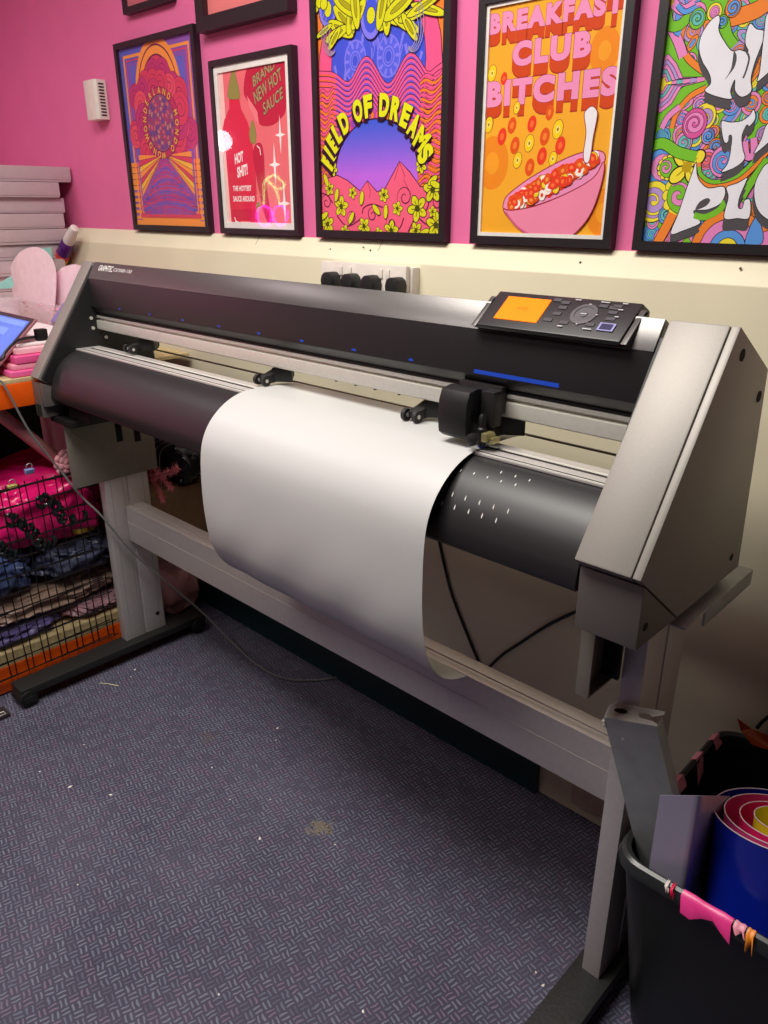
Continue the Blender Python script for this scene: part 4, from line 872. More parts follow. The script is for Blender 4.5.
# black curly cut-out words hooked on the grid
GLB = mat('black_gloss_acrylic', (10, 20, 18), .15, spec=.8)
for (q, lab, sd) in (([(8, 520), (20, 522), (32, 532), (42, 545), (52, 541)], 'black curly cut-out strip at the left of the wire grid', 2), ([(38, 503), (50, 500), (58, 510), (66, 520), (84, 516)], 'black curly cut-out strip over the pink bag', 5), ([(0, 548), (6, 552), (14, 556)], 'short black curly cut-out strip at the photo edge', 8)):
    t_pts = spline([at(u, v, x=-2.124) for u, v in q], 10); bm = B(); rnd = random.Random(sd); n = len(t_pts); path = []
    for k, p in enumerate(t_pts): a = k*1.15; path.append(p+Vector((.002*math.sin(a), .012*math.cos(a), .017*math.sin(a*1.0))))
    tube(bm, spline(path, 4), [.0052+.003*math.sin(k*.5) for k in range(len(path)*4-3)], 7)
    one('cut_out_strip', bm, GLB, t_pts[0], lab, 'cut-out', 'black cut-out strips on the grid')
# pink pole, rosette under the bench
a, b = at(-8, 408, x=-2.25), at(66, 466, x=-2.25)
bm = B(); tube(bm, [a, b], .019, 14); one('pole', bm, mat('dusty_pink_wood', (206, 140, 140), .5, var=.1), b, 'dusty pink pole slanting under the bench top', 'pole')
p = at(69, 463, x=-2.19); bm = B(); rnd = random.Random(4)
for j, (r, n) in enumerate(((.012, 5), (.024, 8), (.036, 11))):
    for k in range(n):
        a = 2*math.pi*k/n+j; c = p+Vector((.006-.004*j, r*math.cos(a), r*math.sin(a)))
        rr = bmesh.ops.create_icosphere(bm, subdivisions=2, radius=1); M = Matrix.Translation(c) @ Matrix.Rotation(a, 4, 'X') @ Matrix.Diagonal((.008, .010, .013, 1))
        bmesh.ops.transform(bm, matrix=M, verts=rr['verts'])
one('rosette', bm, mat('pale_pink_ribbon', (232, 160, 170), .5), p, 'pale pink ribbon rosette between bench and bracket', 'rosette')

# ------------------------------------------------------------------ on the bench
DK_ = .9232
PINKS = [mat('folded_pink_%d' % k, c, .55) for k, c in enumerate(((232, 96, 160), (240, 150, 176), (226, 84, 146), (244, 190, 200), (238, 226, 226)))]
z = DK_
for k, (h, y0, y1, x1, lab) in enumerate(((.018, .80, 1.10, RX-.012, 'bottom bright pink folded sheet on the bench edge'), (.016, .81, 1.09, RX-.018, 'second pink folded sheet up on the bench edge, paler'), (.022, .82, 1.10, RX-.016, 'third pink folded sheet up on the bench edge, bright'), (.018, .83, 1.08, RX-.03, 'pale pink folded sheet near top of the bench pile'), (.010, .84, 1.07, RX-.04, 'white folded sheet topping the pink pile'))):
    bm = B(); box(bm, (x1-.42, y0, z+.0003), (x1, y1, z+h))
    one('folded_sheet', bm, PINKS[k], (x1-.2, (y0+y1)/2, z), lab, 'sheet', 'folded sheets piled on the bench', bevel=.005, seg=3); z += h
PILE = z
# laptop (screen facing the near side)
t = thing('laptop', (-2.38, .62, PILE), 'open laptop with a blue glowing screen at the left edge', 'laptop')
h0 = at(0, 362, x=-2.2); h1 = at(36, 318.5, x=-2.2); d = (h1-h0).normalized(); top = h1; bot = h1-d*.215
n = Vector((0, -d.z, d.y))
def slab(bm, x0, x1, s0, s1, o0, o1):
    vs = []
    for x in (x0, x1):
        for s_ in (s0, s1):
            for o in (o0, o1): vs.append(bm.verts.new(Vector((x, bot.y, bot.z))+d*s_+n*o))
    for f in ((0, 1, 3, 2), (4, 6, 7, 5), (0, 4, 5, 1), (2, 3, 7, 6), (0, 2, 6, 4), (1, 5, 7, 3)): bm.faces.new([vs[i] for i in f])
L_ = (top-bot).length
bm = B(); slab(bm, -2.53, -2.2, 0, L_, -.008, 0); obj('screen_lid', bm, mat('rose_gold_shell', (190, 130, 140), .35, .4), t, bevel=.002)
bm = B(); slab(bm, -2.527, -2.203, .004, L_-.003, .0002, .001); obj('screen_bezel', bm, mat('dark_bezel', (52, 26, 44), .3), t, smooth=False)
bm = B(); slab(bm, -2.516, -2.218, .02, L_-.015, .0011, .0016); sc = obj('screen', bm, mat('laptop_screen', (84, 112, 206), .3, emit=.45, var=.15, scale=14), t, smooth=False)
bm = B(); slab(bm, -2.50, -2.23, L_-.036, L_-.020, .0017, .0019); slab(bm, -2.50, -2.30, L_-.075, L_-.05, .0017, .0019); obj('screen_window', bm, mat('laptop_window', (110, 140, 220), .3, emit=.45), sc, smooth=False)
bz = bot.z
bm = B(); box(bm, (-2.53, bot.y-.225, bz-.017), (-2.2, bot.y+.004, bz-.001)); obj('keyboard_base', bm, mat('rose_gold_shell', (190, 130, 140), .35, .4), t, bevel=.003)
bm = B()
for j in range(5):
    for k in range(12): box(bm, (-2.515+.0252*k, bot.y-.03-.022*j, bz-.001), (-2.495+.0252*k, bot.y-.014-.022*j, bz+.001))
obj('keys', bm, BLK, t, smooth=False)
bm = B(); box(bm, (-2.52, bot.y-.21, DK_), (-2.21, .795, bz-.0175)); one('box_riser', bm, PINKS[1], (-2.37, .6, DK_), 'pink flat box raising the laptop on the bench', 'box', bevel=.004)
# black adapter and lead behind the side cover
bm = B(); box(bm, (RX-.075, .905, PILE+.0004), (RX-.050, .935, PILE+.032))
t = thing('power_adapter', (RX-.05, .915, PILE), 'black power adapter on the pink pile beside the cutter cover', 'adapter'); obj('adapter_body', bm, BLK, t, bevel=.003)
bm = B(); tube(bm, spline([(RX-.0625, .905, PILE+.012), (RX-.03, .84, PILE+.012), (RX-.02, .80, PILE-.012), (RX-.012, .78, PILE-.03), (RX-.006, .70, PILE-.042)], 8), .004); obj('lead', bm, BLK, t)
# clear tub with pink shreds, hearts, bottle
tc_ = Vector((-2.63, 1.20, PILE if False else DK_))
t = thing('plastic_tub', tc_, 'clear plastic tub of pink shredded paper on the bench', 'tub')
x0, x1, y0, y1, zt = -2.86, -2.42, 1.105, 1.34, 1.06
bm = B(); th = .003
for (a, b) in (((x0, y0, DK_+.0003), (x1, y1, DK_+th)), ((x0, y0, DK_+th), (x0+th, y1, zt)), ((x1-th, y0, DK_+th), (x1, y1, zt)), ((x0+th, y0, DK_+th), (x1-th, y0+th, zt)), ((x0+th, y1-th, DK_+th), (x1-th, y1, zt))): box(bm, a, b)
obj('tub_wall', bm, CLEAR, t, smooth=False)
bm = B()
for (a, b) in (((x0-.006, y0-.006, zt), (x1+.006, y0+.004, zt+.005)), ((x0-.006, y1-.004, zt), (x1+.006, y1+.006, zt+.005)), ((x0-.006, y0+.004, zt), (x0+.004, y1-.004, zt+.005)), ((x1-.004, y0+.004, zt), (x1+.006, y1-.004, zt+.005))): box(bm, a, b)
obj('tub_rim', bm, CLEAR, t, smooth=False)
bm = B(); rnd = random.Random(2); SH = [mat('pink_shred_%d' % k, c, .6) for k, c in enumerate(((240, 150, 170), (228, 110, 150), (246, 190, 196), (236, 136, 150)))]
for k in range(800):
    c = Vector((rnd.uniform(x0+.02, x1-.02), rnd.uniform(y0+.02, y1-.02), DK_+.012+.115*rnd.random())); d1 = Vector((rnd.uniform(-1, 1), rnd.uniform(-1, 1), rnd.uniform(-.5, .5))).normalized()*.008; d2 = d1.cross(Vector((rnd.uniform(-1, 1), rnd.uniform(-1, 1), 1))).normalized()*.0035
    vs = [bm.verts.new(c+q) for q in (-d1-d2, d1-d2, d1+d2, -d1+d2)]; f = bm.faces.new(vs); f.material_index = k % 4
sh = tag(obj('shredded_paper', bm, SH, None, (-2.5, 1.2, DK_+.004), smooth=False), 'pink shredded paper filling the clear tub', 'shredded paper', kind='stuff')
def heart_pts(c, ex, ez, w, h, n=40):
    P = []
    for k in range(n):
        a = 2*math.pi*k/n; hx = 16*math.sin(a)**3/16; hz = (13*math.cos(a)-5*math.cos(2*a)-2*math.cos(3*a)-math.cos(4*a))/15
        P.append(c+ex*hx*w/2+ez*hz*h/2)
    return P
ex = RGT; 
hc = at(51, 292, y=1.085)
# heart-shaped card folded open: two leaves
bm = B(); HP = mat('pale_pink_card', (252, 218, 230), .6)
L1 = spline([at(u, v, y=1.13) for u, v in ((56, 275), (48, 254), (34, 247), (18, 254), (8, 275), (10, 300), (22, 318), (40, 330), (52, 322))], 6, True)
L2 = spline([at(u, v, y=1.148) for u, v in ((49, 284), (57, 272), (66, 266), (78, 265), (92, 274), (92, 292), (76, 312), (58, 328), (46, 322))], 6, True)
for LL, nn in ((L1, Vector((-.001, .0022, 0))), (L2, Vector((-.001, .0022, 0)))):
    vs = [bm.verts.new(p) for p in LL]; vb = [bm.verts.new(p+nn) for p in LL]; bm.faces.new(vs); bm.faces.new(vb[::-1])
    for k in range(len(vs)): bm.faces.new((vs[k], vs[k-1], vb[k-1], vb[k]))
one('heart_card', bm, HP, (L1[0].x, 1.135, .95), 'pale pink heart-shaped card standing in the clear tub', 'card', smooth=False)
bm = B(); q = [at(u, v, y=1.098) for u, v in ((50, 322), (63, 303), (70, 298), (82, 304), (80, 322))]
vs = [bm.verts.new(p) for p in q]; vb = [bm.verts.new(p+Vector((0, .002, 0))) for p in q]; bm.faces.new(vs); bm.faces.new(vb[::-1])
for k in range(len(vs)): bm.faces.new((vs[k], vs[k-1], vb[k-1], vb[k]))
one('folded_card', bm, mat('lavender_card', (150, 136, 200), .5), q[0], 'lavender folded card in front of the clear tub', 'card', smooth=False)
# bottle
pb0, pb1 = at(56, 270, y=1.333), at(75, 227, y=1.333); ax = pb1-pb0; L_ = ax.length
t = thing('squeeze_bottle', pb0, 'purple bottle with white cone cap leaning on the panelling', 'bottle')
for nm, prof_, mm in (('bottle_base', [(.02, 0), (.025, .03), (.026, .24)], ('purple_gloss', (82, 26, 110), .15)), ('orange_band', [(.0262, .241), (.0262, .34)], ('orange_band', (240, 170, 40), .3)), ('red_band', [(.0262, .341), (.026, .42)], ('red_band', (222, 60, 60), .3)), ('bottle_body', [(.0255, .421), (.0235, .5), (.0235, .64), (.018, .68)], ('purple_gloss', (82, 26, 110), .15)), ('cone_cap', [(.020, .681), (.0205, .74), (.0175, .9), (.014, .98), (.004, 1.)], ('frosted_white_cap', (226, 214, 210), .35))):
    bm = B(); lathe(bm, [(r, h*L_) for r, h in prof_], pb0, ax); obj(nm, bm, mat(*mm), t)
bm = B(); q0 = at(46, 258, x=-2.86); prism(bm, [(q0.y-.06, DK_+.0004), (q0.y+.025, DK_+.0004), (q0.y+.025, q0.z+.035), (q0.y-.06, q0.z+.03)], -2.868, -2.862); one('mint_card', bm, mat('mint_card', (150, 214, 204), .5), (-2.865, q0.y, DK_), 'mint green card leaning on the box stack behind the bottle', 'card', smooth=False)
bm = B(); q0 = at(7, 283, x=-2.7); prism(bm, [(q0.y-.05, q0.z-.03), (q0.y+.02, q0.z-.03), (q0.y+.02, q0.z+.03)], -2.80, -2.68)
bm.free()
t = thing('plastic_tub', (-2.62, .98, DK_), 'small clear tub holding mint and dark bits left of the heart card', 'tub')
bm = B(); lathe(bm, [(.055, .0005), (.065, .156), (.068, .160), (.062, .160), (.060, .154), (.052, .005)], (-2.62, .965, DK_)); obj('tub_wall', bm, CLEAR, t)
bm = B(); blob(bm, (-2.62, .965, DK_+.05), (.040, .040, .04), .2, 3, 3, 3); one('ribbon_scraps', bm, mat('mauve_bits', (120, 96, 110), .6, var=.5, scale=60), (-2.62, .965, DK_+.01), 'dark mauve ribbon scraps inside the small clear tub', 'ribbon')
bm = B(); c = at(8, 279, x=-2.66); prism(bm, [(at(u, v, x=-2.66).y, at(u, v, x=-2.66).z) for u, v in ((-2, 289), (12, 288), (14, 284), (11, 276), (0, 283))], -2.662, -2.658); one('mint_scrap', bm, mat('mint_card', (150, 214, 204), .5), c, 'mint green paper scrap poking from the small tub', 'paper', smooth=False)

# flat boxes stacked against the wall
CARD = mat('pale_mauve_box_card', (196, 178, 184), .6, var=.03)
ends = [73.3, 57.4, 64.7, 62, 66, 63, 62, 64, 60, 64, 62]; edges = [165.5+13.6*k for k in range(12)]
words = ['topmost', 'second from the top', 'third from the top', 'fourth from the top', 'fifth from the top', 'sixth from the top', 'seventh from the top', 'eighth from the top', 'ninth from the top', 'tenth from the top', 'lowest']
zt = at(30, edges[0], x=-2.9).z; zs = []; zb = DK_; n = 11; hh = (zt-zb)/n
for k in range(n):
    z1_ = zt-hh*k; z0_ = z1_-hh; e = at(ends[k], 165.5+13.6*k+7, x=-2.9); y1_ = min(e.y, 1.366 if z1_ < 1.29 else 1.40)
    t = thing('flat_box', (-3.15, 1.05, z0_), 'pale mauve flat box, %s in the stack at left' % words[k], 'box', 'flat boxes stacked at the left')
    dx = .012*math.sin(k*2.3); tl = .006*math.sin(k*1.7)
    bm = B(); box(bm, (-3.42+dx, .62, z0_+.0005), (-2.902+dx, y1_, z0_+hh*.55)); obj('tray', bm, CARD, t, bevel=.001)
    bm = B(); box(bm, (-3.422+dx, .617, z0_+hh*.5), (-2.8995+dx, y1_+.0015, z0_+hh-.0012))
    for v in bm.verts:
        if v.co.z < z0_+hh*.6: v.co.z -= hh*.42*(1+.2*math.sin(v.co.y*9+k))*.8
    obj('lid', bm, CARD, t, bevel=.001)

# ------------------------------------------------------------------ clutter behind the left leg
bm = B(); box(bm, (-2.52, 1.125, .272), (-2.122, 1.352, .50)); t = thing('cardboard_box', (-2.33, 1.24, .272), 'brown cardboard box behind the left leg, resting on the pink bundle', 'box'); obj('carton', bm, mat('brown_cardboard', (140, 106, 76), .8, var=.1), t, bevel=.003)
bm = B(); box(bm, (-2.515, 1.13, .5005), (-2.14, 1.232, .503)); box(bm, (-2.515, 1.238, .5005), (-2.14, 1.348, .503)); obj('box_flap', bm, mat('brown_cardboard', (140, 106, 76), .8, var=.1), t, smooth=False)
bag('sparkly_pouch', (-2.2, 1.285, .575), (.12, .06, .07), mat('black_sparkle', (16, 16, 24), .25, var=.8, scale=300), 'black sparkly pouch on top of the cardboard box', 'pouch', .2, 3, 4, flat=.5035, sub=4)
bm = B()
for k in range(5):
    a = .0; p0 = Vector((-2.14-.03*k, 1.195, .61)); tube(bm, spline([p0+Vector((0, 0, -.105)), p0+Vector((.01, 0, .01)), p0+Vector((.06, .0, .055)), p0+Vector((.10, 0, .07))]), .0016, 6)
one('wire_rack', bm, mat('pale_wire', (150, 146, 148), .35, .5), (-2.2, 1.195, .5035), 'thin pale bent wires standing in front of the black pouch', 'wire rack')
# pink tinsel branch
t = thing('tinsel_branch', (-2.26, 1.155, .5035), 'pink artificial fir branch resting on the cardboard box', 'branch')
TIN = mat('pink_tinsel', (236, 132, 140), .5); bm = B(); rnd = random.Random(9)
stems = [[at(142, 448, y=1.155), at(150, 470, y=1.155), at(158, 490, y=1.155), at(163, 500, y=1.155)], [at(152, 478, y=1.15), at(164, 474, y=1.15), at(178, 468, y=1.15)], [at(150, 460, y=1.16), at(158, 475, y=1.16), at(172, 488, y=1.16)]]
for st in stems:
    for p in spline(st, 14):
        for k in range(9):
            d_ = Vector((rnd.uniform(-1, 1), rnd.uniform(-.5, .5), rnd.uniform(-1, 1))).normalized()*rnd.uniform(.012, .024); q = d_.orthogonal().normalized()*.0014
            vs = [bm.verts.new(p+w) for w in (-q, q, d_)]; bm.faces.new(vs)
tn = obj('needles', bm, TIN, t, smooth=False); tn['kind'] = 'stuff'
bm = B()
for st in stems: tube(bm, spline(st, 6), .0025, 6)
obj('stem', bm, mat('pink_stem', (200, 110, 120), .6), t)
bag('plastic_bag', (-2.31, 1.245, .13), (.165, .098, .125), mat('dusty_pink_bag', (196, 138, 142), .3, bump=.3), 'dusty pink plastic bag on the floor under the cardboard box', 'bag', .16, 2.6, 11, flat=.0005, sub=4)

# ------------------------------------------------------------------ bin and its contents
bx0, bx1, by0, by1, bz1 = -.381, .0, .915, 1.358, .42
def rrect(x0, x1, y0, y1, r, z, n=6):
    P = []
    for cx, cy, a0 in ((x1-r, y1-r, 0), (x0+r, y1-r, 90), (x0+r, y0+r, 180), (x1-r, y0+r, 270)):
        for k in range(n+1): a = math.radians(a0+90*k/n); P.append(Vector((cx+r*math.cos(a), cy+r*math.sin(a), z)))
    return P
def loft(bm, rings, cap0=True, cap1=False):
    R_ = [[bm.verts.new(p) for p in r] for r in rings]; n = len(R_[0])
    for A, C in zip(R_, R_[1:]):
        for k in range(n): bm.faces.new((A[k], A[(k+1) % n], C[(k+1) % n], C[k]))
    if cap0: bm.faces.new(R_[0][::-1])
    if cap1: bm.faces.new(R_[-1])
t = thing('waste_bin', (-.16, 1.13, 0), 'black plastic waste bin with pink scraps stuck round its rim', 'bin')
BINM = mat('black_bin_plastic', (22, 23, 23), .38, var=.1, scale=60)
def rr(i, z, r=.045): return rrect(bx0+i, bx1-i, by0+i, by1-i, r, z)
bm = B(); loft(bm, [rr(.05, .001), rr(.045, .02), rr(.008, .385), rr(.008, .40), rr(.011, .40), rr(.012, .385), rr(.049, .024), rr(.05, .006)], True, True); obj('bin_body', bm, BINM, t)
bm = B(); loft(bm, [rr(.0075, .392), rr(.0, .394), rr(-.002, .404), rr(.001, .417), rr(.006, .4205), rr(.012, .417), rr(.0125, .404), rr(.0118, .392)], False); 
obj('rim', bm, mat('bin_rim', (44, 46, 46), .3), t)
def scrap(name, pts, m, lab, th=.0008, cat='scrap', grp='scraps stuck on the bin rim'):
    bm = B(); n = len(pts)//2; sheet(bm, [pts[:n], pts[n:]], th); return one(name, bm, m, pts[0], lab, cat, grp, angle=80)
PT = mat('pink_vinyl_scrap', (232, 60, 140), .3); PT2 = mat('pale_pink_scrap', (226, 140, 160), .4)
yb = by0-.0045
def frontstrip(u0, u1, drop, m, lab, cat='scrap'):
    xs = [at(u0+(u1-u0)*k/5, 900, y=yb).x for k in range(6)]
    A_ = [Vector((x, by0+.006, .4228+.001*math.sin(k*2))) for k, x in enumerate(xs)]; B_ = [Vector((x, yb-.001, .420)) for x in xs]; C_ = [Vector((x+.004, yb-.003-.003*math.sin(k*1.7), .4185-drop*(.7+.3*math.sin(k*1.3+1)))) for k, x in enumerate(xs)]
    bm = B(); sheet(bm, [A_, B_, C_], .0006); return one('tape_scrap', bm, m, A_[2], lab, cat, 'scraps stuck on the bin rim', angle=80)
frontstrip(680, 737, .030, PT, 'wide bright pink vinyl strip folded over front bin rim')
frontstrip(739, 752, .008, PT2, 'small pale pink scrap on the front bin rim')
frontstrip(754, 763, .028, mat('orange_scrap', (236, 140, 40), .4), 'orange scrap hanging from the front bin rim')
frontstrip(668, 671, .012, mat('red_scrap', (220, 30, 80), .4), 'tiny red scrap stuck on the front bin rim')
frontstrip(662, 665, .006, mat('white_scrap', (226, 214, 206), .4), 'tiny white scrap stuck on the front bin rim')
xl = bx0+.001
def leftstrip(v0, v1, drop, m, lab):
    # along the left rim, running away from the camera
    a_, b_ = v0, v1
    ys = [a_+(b_-a_)*k/4 for k in range(5)]
    A_ = [Vector((xl+.0185, y, .4035-drop*(.6+.4*math.sin(k*2)))) for k, y in enumerate(ys)]; B_ = [Vector((xl+.009, y, .4235)) for y in ys]; C_ = [Vector((xl-.002, y, .416)) for y in ys]; 
    bm = B(); sheet(bm, [A_, B_, C_], .0006); return one('tape_scrap', bm, m, B_[2], lab, 'scrap', 'scraps stuck on the bin rim', angle=80)
yl = lambda u, v: at(u, v, z=.42).y
leftstrip(yl(676, 786), yl(690, 779), .0, PT2, 'pale pink scrap on left bin rim nearest the metal channel')
leftstrip(yl(702, 763), yl(710, 756), .045, PT2, 'long pale pink scrap hanging inside the left bin rim')
leftstrip(yl(720, 744), yl(727, 738), .0, PT2, 'small pale pink scrap far along the left bin rim')
bm = B(); q = [(737, 718), (752, 729), (775, 738), (776, 752), (752, 745), (741, 731)]
vs = [bm.verts.new(at(u, v, y=by1-.02+.008*k)+Vector((0, 0, 0))) for k, (u, v) in zip((0, 1, 0, -1, -1, 0), q)]; f = bm.faces.new(vs); bmesh.ops.solidify(bm, geom=[f], thickness=.0008)
one('vinyl_offcut', bm, mat('burnt_orange_vinyl', (206, 84, 28), .4), at(745, 735, y=by1-.02), 'burnt orange vinyl offcut at the back corner of the bin', 'offcut', smooth=False)
# metal channel leaning in the bin
TL, TR = at(605, 722, y=.944), at(655, 722, y=.944)
bl_, br_ = at(648, 895, y=.985), at(696, 895, y=.985)
t = thing('metal_channel', (bl_+br_)/2, 'galvanised steel channel with a slotted end leaning up out of the bin', 'bracket')
down = ((bl_+br_)/2-(TL+TR)/2).normalized(); wid = (TR-TL); wid = (wid-down*wid.dot(down)).normalized(); nrm = down.cross(wid).normalized()
if nrm.y > 0: nrm = -nrm
Wd = (TR-TL).length; Ln = ((bl_+br_)/2-(TL+TR)/2).length+.12; O = (TL+TR)/2
def loc(a, b, c): return O+wid*a+down*b+nrm*c
def lbox(bm, a0, a1, b0, b1, c0, c1):
    vs = [bm.verts.new(loc(a, b, c)) for a in (a0, a1) for b in (b0, b1) for c in (c0, c1)]
    for f in ((0, 1, 3, 2), (4, 6, 7, 5), (0, 4, 5, 1), (2, 3, 7, 6), (0, 2, 6, 4), (1, 5, 7, 3)): bm.faces.new([vs[i] for i in f])
bm = B(); hw = Wd/2; lbox(bm, -hw, hw, 0, Ln, -.002, 0); lbox(bm, -hw, -hw+.002, .01, Ln, -.022, -.002); lbox(bm, hw-.002, hw, 0, Ln, -.022, -.002)
obj('channel', bm, STEEL, t, bevel=.0006)
tpb = B()                                         # bent-over slotted tab at the top
poly = [(-hw, 0), (hw, 0), (hw, -.004), (hw*.80, -.008), (hw*.30, -.010), (hw*.22, -.017), (hw*.55, -.019), (hw*.75, -.015), (hw*1.12, -.021), (hw*1.12, -.027), (-hw*.7, -.029), (-hw*.95, -.022)]
vs = [tpb.verts.new(loc(a, .0005+b*.45, b*.85-.001)) for a, b in poly]; f = tpb.faces.new(vs); bmesh.ops.solidify(tpb, geom=[f], thickness=.0018); tb = obj('slotted_tab', tpb, mat('bright_zinc', (240, 240, 234), .3, .1), t, smooth=False)
bm = B()
pts_ = [loc(-hw*.42+.011*math.cos(a), -.0006-.0064, -.0125+.0036*math.sin(a)) for a in [2*math.pi*k/14 for k in range(14)]]
pts_ = [p+down*(-.0014)+down*(-.0018*math.sin(2*math.pi*k/14))*-1 for k, p in enumerate(pts_)]
vs = [bm.verts.new(p) for p in pts_]; f = bm.faces.new(vs); bmesh.ops.solidify(bm, geom=[f], thickness=.0004); obj('key_slot', bm, DARK, tb, smooth=False)
bm = B(); cyl(bm, loc(-hw*.42, .034, -.0005), loc(-hw*.42, .034, .0006), .003, seg=10); obj('rivet', bm, ALU, t)
bm = B(); lbox(bm, -hw-.004, -hw+.001, .006, .010, -.008, .002); lbox(bm, -hw-.004, -hw+.001, .013, .017, -.008, .002); obj('hook_tooth', bm, mat('bright_zinc', (240, 240, 234), .3, .1), t, smooth=False)
# silvery lilac sheet
bm = B(); rows = []; b0_ = at(647, 880, y=.94)
for j in range(9):
    t_ = j/8; r_ = []
    for k in range(18):
        q = k/17; yy = (.931+.02*q/.58 if q < .58 else .951+.15*(q-.58)/.42); r_.append(at(660-13*t_+(70-9*t_)*q, 795+1.0*q+(85+45*q)*t_, y=yy))
    rows.append(r_)
sheet(bm, rows, .0005); one('foil_sheet', bm, mat('silver_lilac_foil', (206, 200, 226), .3, .2, var=.06, scale=8), b0_, 'silvery lilac foil sheet standing in the bin behind the blue roll', 'sheet', angle=80)
# nested vinyl rolls
ctr = at(784, 821, y=1.085); lean = (FWDH*.24+RGT*.05+UP).normalized(); RV = 64*(ctr-CAM).dot(FWD)/FPX
def roll(name, r, t0, t1, m, lab, top, length, grow=.012, dx=0., shift=(0, 0, 0)):
    a1 = Vector((1, 0, 0)); a1 = (a1-lean*a1.dot(lean)).normalized(); b1 = lean.cross(a1); rows = []
    for h in (0, .5, 1):
        rows.append([ctr+Vector(shift)+lean*(top-length*(1-h))+(a1*math.cos(q)+b1*math.sin(q))*(r+grow*k/60)+a1*dx for k in range(61) for q in (math.radians(t0+(t1-t0)*k/60),)])
    bm = B(); sheet(bm, rows, .0009)
    ro = one(name, bm, m, ctr+Vector(shift)-lean*(length-top), lab, 'vinyl roll', 'coloured vinyl rolls in the bin', angle=80)
    bm = B(); tube(bm, [p+lean*.0004 for p in rows[-1]], .0009, 6); obj('paper_edge', bm, mat('pale_liner_edge', (236, 214, 222), .6), ro)
    return ro
roll('vinyl_roll', RV, 60, 440, mat('royal_blue_vinyl', (10, 32, 150), .22, var=.08, spec=.7), 'royal blue rolled vinyl sheet, outermost of the nested rolls', 0, .20, .006)
roll('vinyl_roll', RV*.83, 70, 430, mat('pink_vinyl', (232, 70, 130), .3), 'deep pink vinyl roll just inside the blue roll', -.001, .19, .007)
roll('vinyl_roll', RV*.6, 60, 420, mat('hot_pink_vinyl', (238, 40, 116), .3), 'hot pink vinyl roll between the pink and yellow rolls', -.002, .18, .007)
roll('vinyl_roll', RV*.4, 60, 420, mat('yellow_vinyl', (240, 220, 40), .3), 'yellow vinyl roll at the centre of the nested rolls', .001, .175, .006)
# pink cloth of cable near the bin
bm = B(); tube(bm, spline([at(757, 728, y=1.353), at(764, 720, y=1.355), at(775, 712, y=1.357), at(800, 690, y=1.36)]), .0035); one('cable', bm, BLK, at(764, 720, y=1.355), 'short black cable end above the orange offcut', 'cable')

# ------------------------------------------------------------------ litter on the carpet
WS = mat('white_paper_scrap', (232, 230, 224), .6); rnd = random.Random(21)
for (u, v, s) in ((277.6, 728.5, 5), (276, 740.5, 3), (70, 787, 6), (111, 795, 5), (260, 839, 5), (135, 670, 5), (212, 768, 3), (84, 745, 3), (380, 699, 3), (131, 677, 3), (335, 845, 2.5), (78, 885, 2.5), (270, 800, 2.5), (40, 772, 2.5), (363, 1012, 4), (219, 995, 3), (536, 973, 3), (543, 986, 4), (230, 800, 2)):
    p = at(u, v, z=0); bm = B(); a = rnd.random()*6; r = s*.0011
    q = [p+Vector((r*math.cos(a+k*1.2566)*(1 if k % 2 else .55), r*math.sin(a+k*1.2566)*(1 if k % 2 else .55), .0012+.001*(k % 2))) for k in range(5)]
    vs = [bm.verts.new(x) for x in q]; vb = [bm.verts.new(x-Vector((0, 0, .0008))) for x in q]; bm.faces.new(vs); bm.faces.new(vb[::-1])
    for k in range(5): bm.faces.new((vs[k], vs[k-1], vb[k-1], vb[k]))
    one('paper_scrap', bm, WS, (p.x, p.y, .0003), 'tiny white paper scrap lying on the blue carpet', 'scrap', 'white scraps on the carpet', smooth=False)
a, b = at(99, 683, z=.002), at(118, 686, z=.002); bm = B(); sheet(bm, [[a, a.lerp(b, .5)+Vector((0, 0, .002)), b], [a+Vector((.002, .004, 0)), a.lerp(b, .5)+Vector((.002, .004, .002)), b+Vector((.001, .003, 0))]], .0006)
one('vinyl_sliver', bm, mat('cream_sliver', (226, 216, 180), .5), a, 'long thin cream sliver on the carpet beside the left foot', 'sliver', smooth=False)
bm = B(); rnd = random.Random(3); c = at(320, 828, z=0)
for k in range(8):
    p = c+Vector((rnd.gauss(0, .014), rnd.gauss(0, .012), .002)); rr_ = bmesh.ops.create_icosphere(bm, subdivisions=1, radius=rnd.uniform(.0015, .004)); bmesh.ops.translate(bm, verts=rr_['verts'], vec=p)
tag(obj('crumbs', bm, mat('tan_crumbs', (140, 126, 108), .9), None, (c.x, c.y, .0005)), 'patch of tan crumbs trodden into the carpet', 'crumbs', kind='stuff')
bm = B(); p = at(4, 714, z=.004); box(bm, (p.x-.03, p.y-.04, .0005), (p.x+.02, p.y+.012, .012)); t = thing('buckle_strap', (p.x, p.y, 0), 'dark strap end with a pale buckle on the floor beside the left foot', 'strap'); obj('strap', bm, mat('dark_strap', (46, 38, 42), .6), t, bevel=.004)
bm = B(); tube(bm, [Vector((p.x+.016, p.y-.018, .0136)), Vector((p.x+.016, p.y, .0136)), Vector((p.x+.002, p.y, .0136)), Vector((p.x+.002, p.y-.018, .0136))], .0016, 6, closed=True); obj('buckle', bm, ALU, t)

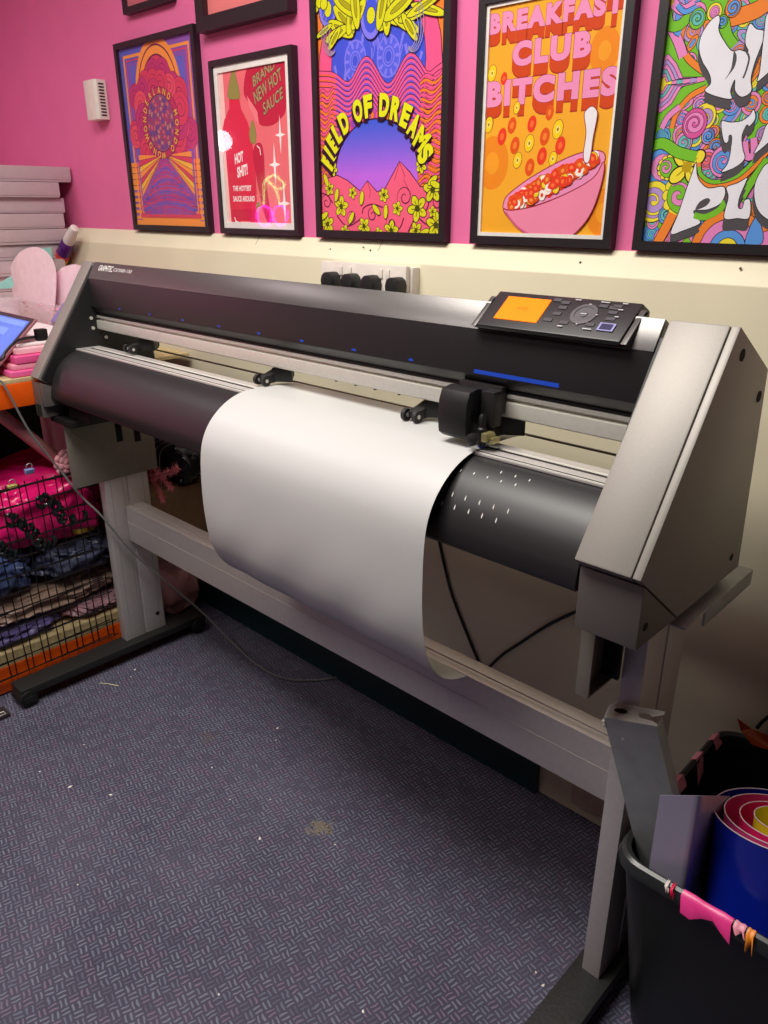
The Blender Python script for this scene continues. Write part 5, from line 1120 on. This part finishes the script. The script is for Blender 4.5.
# ------------------------------------------------------------------ neon cherry sign and bulb on the left wall (seen mirrored in the sauce poster's glass)
t = thing('neon_sign', (XL+.002, -.30, 1.25), 'small cherry-shaped neon sign on the left wall', 'neon sign')
NP = mat('neon_magenta', (255, 60, 220), .3, emit=22); NG = mat('neon_green', (150, 255, 150), .3, emit=16)
for yy in (-.375, -.255):
    bm = B(); tube(bm, [Vector((XL+.02, yy+.055*math.cos(q), 1.30+.055*math.sin(q))) for q in [2*math.pi*k/24 for k in range(24)]], .006, 8, closed=True); obj('cherry_tube', bm, NP, t)
bm = B(); tube(bm, spline([(XL+.02, -.375, 1.36), (XL+.02, -.35, 1.44), (XL+.02, -.28, 1.50), (XL+.02, -.26, 1.43), (XL+.02, -.255, 1.36)], 8), .005, 8); obj('stem_tube', bm, NG, t)
bm = B(); tube(bm, spline([(XL+.02, -.28, 1.50), (XL+.02, -.35, 1.52), (XL+.02, -.42, 1.47), (XL+.02, -.36, 1.45), (XL+.02, -.28, 1.50)], 8), .005, 8); obj('leaf_tube', bm, NG, t)
bm = B(); box(bm, (XL+.001, -.45, 1.23), (XL+.006, -.18, 1.54)); obj('backing_panel', bm, film_mat('neon_backing', (230, 230, 235), .12), t, smooth=False)

pm = at(223, 141, y=YW-.019); dm = (pm-CAM); tm = (XL+.09-pm.x)/dm.x; LY, LZ = pm.y-dm.y*tm, pm.z+dm.z*tm
t = thing('wall_lamp', (XL+.002, LY, LZ-.04), 'round white globe lamp on the left wall above the neon sign', 'lamp')
bm = B(); lathe(bm, [(.045, 0), (.045, .012), (.02, .02), (.02, .04)], (XL+.001, LY, LZ), (1, 0, 0)); obj('lamp_base', bm, ALU, t)
bm = B(); bmesh.ops.create_uvsphere(bm, u_segments=20, v_segments=12, radius=.05); bmesh.ops.translate(bm, verts=bm.verts, vec=(XL+.09, LY, LZ)); obj('globe', bm, mat('lamp_globe', (255, 214, 222), .3, emit=26), t)
# ------------------------------------------------------------------ lights and camera
def area(name, loc, size, power, col, rot=(0, 0, 0), spread=180):
    l = bpy.data.lights.new(name, 'AREA'); l.shape = 'RECTANGLE'; l.size, l.size_y = size; l.energy = power; l.color = col; l.spread = math.radians(spread)
    o = bpy.data.objects.new(name, l); COL.objects.link(o); o.location = loc; o.rotation_euler = rot; return o
area('ceiling_key_and_fill', (-1.15, .30, 2.58), (1.3, .7), 48, (1, .96, .89), spread=170)
area('ceiling_key_and_fill', (-1.8, -.80, 2.58), (1.2, .5), 19, (1, .94, .90), spread=170)  # added front fill, softens the contrast on sheet and floor
area('ceiling_key_and_fill', (-3.05, .15, 2.58), (.6, .6), 8.5, (1, .90, .93), spread=150)  # added fill that lifts the left end of the pink wall
w = bpy.data.worlds.new('world'); S.world = w; w.use_nodes = True; w.node_tree.nodes['Background'].inputs[0].default_value = (.9, .86, .9, 1); w.node_tree.nodes['Background'].inputs[1].default_value = .1

cam = bpy.data.cameras.new('camera'); co = bpy.data.objects.new('camera', cam); COL.objects.link(co)
cam.sensor_fit = 'VERTICAL'; cam.sensor_height = 36; cam.sensor_width = 27; cam.lens = 36*FPX/1024; cam.clip_start = .02
co.matrix_world = Matrix(((RGT.x, CUP.x, -FWD.x, CAM.x), (RGT.y, CUP.y, -FWD.y, CAM.y), (RGT.z, CUP.z, -FWD.z, CAM.z), (0, 0, 0, 1)))
S.camera = co
S.view_settings.view_transform = 'Standard'; S.view_settings.look = 'None'; S.view_settings.gamma = 1; S.view_settings.use_curve_mapping = False
S.view_settings.exposure = 0
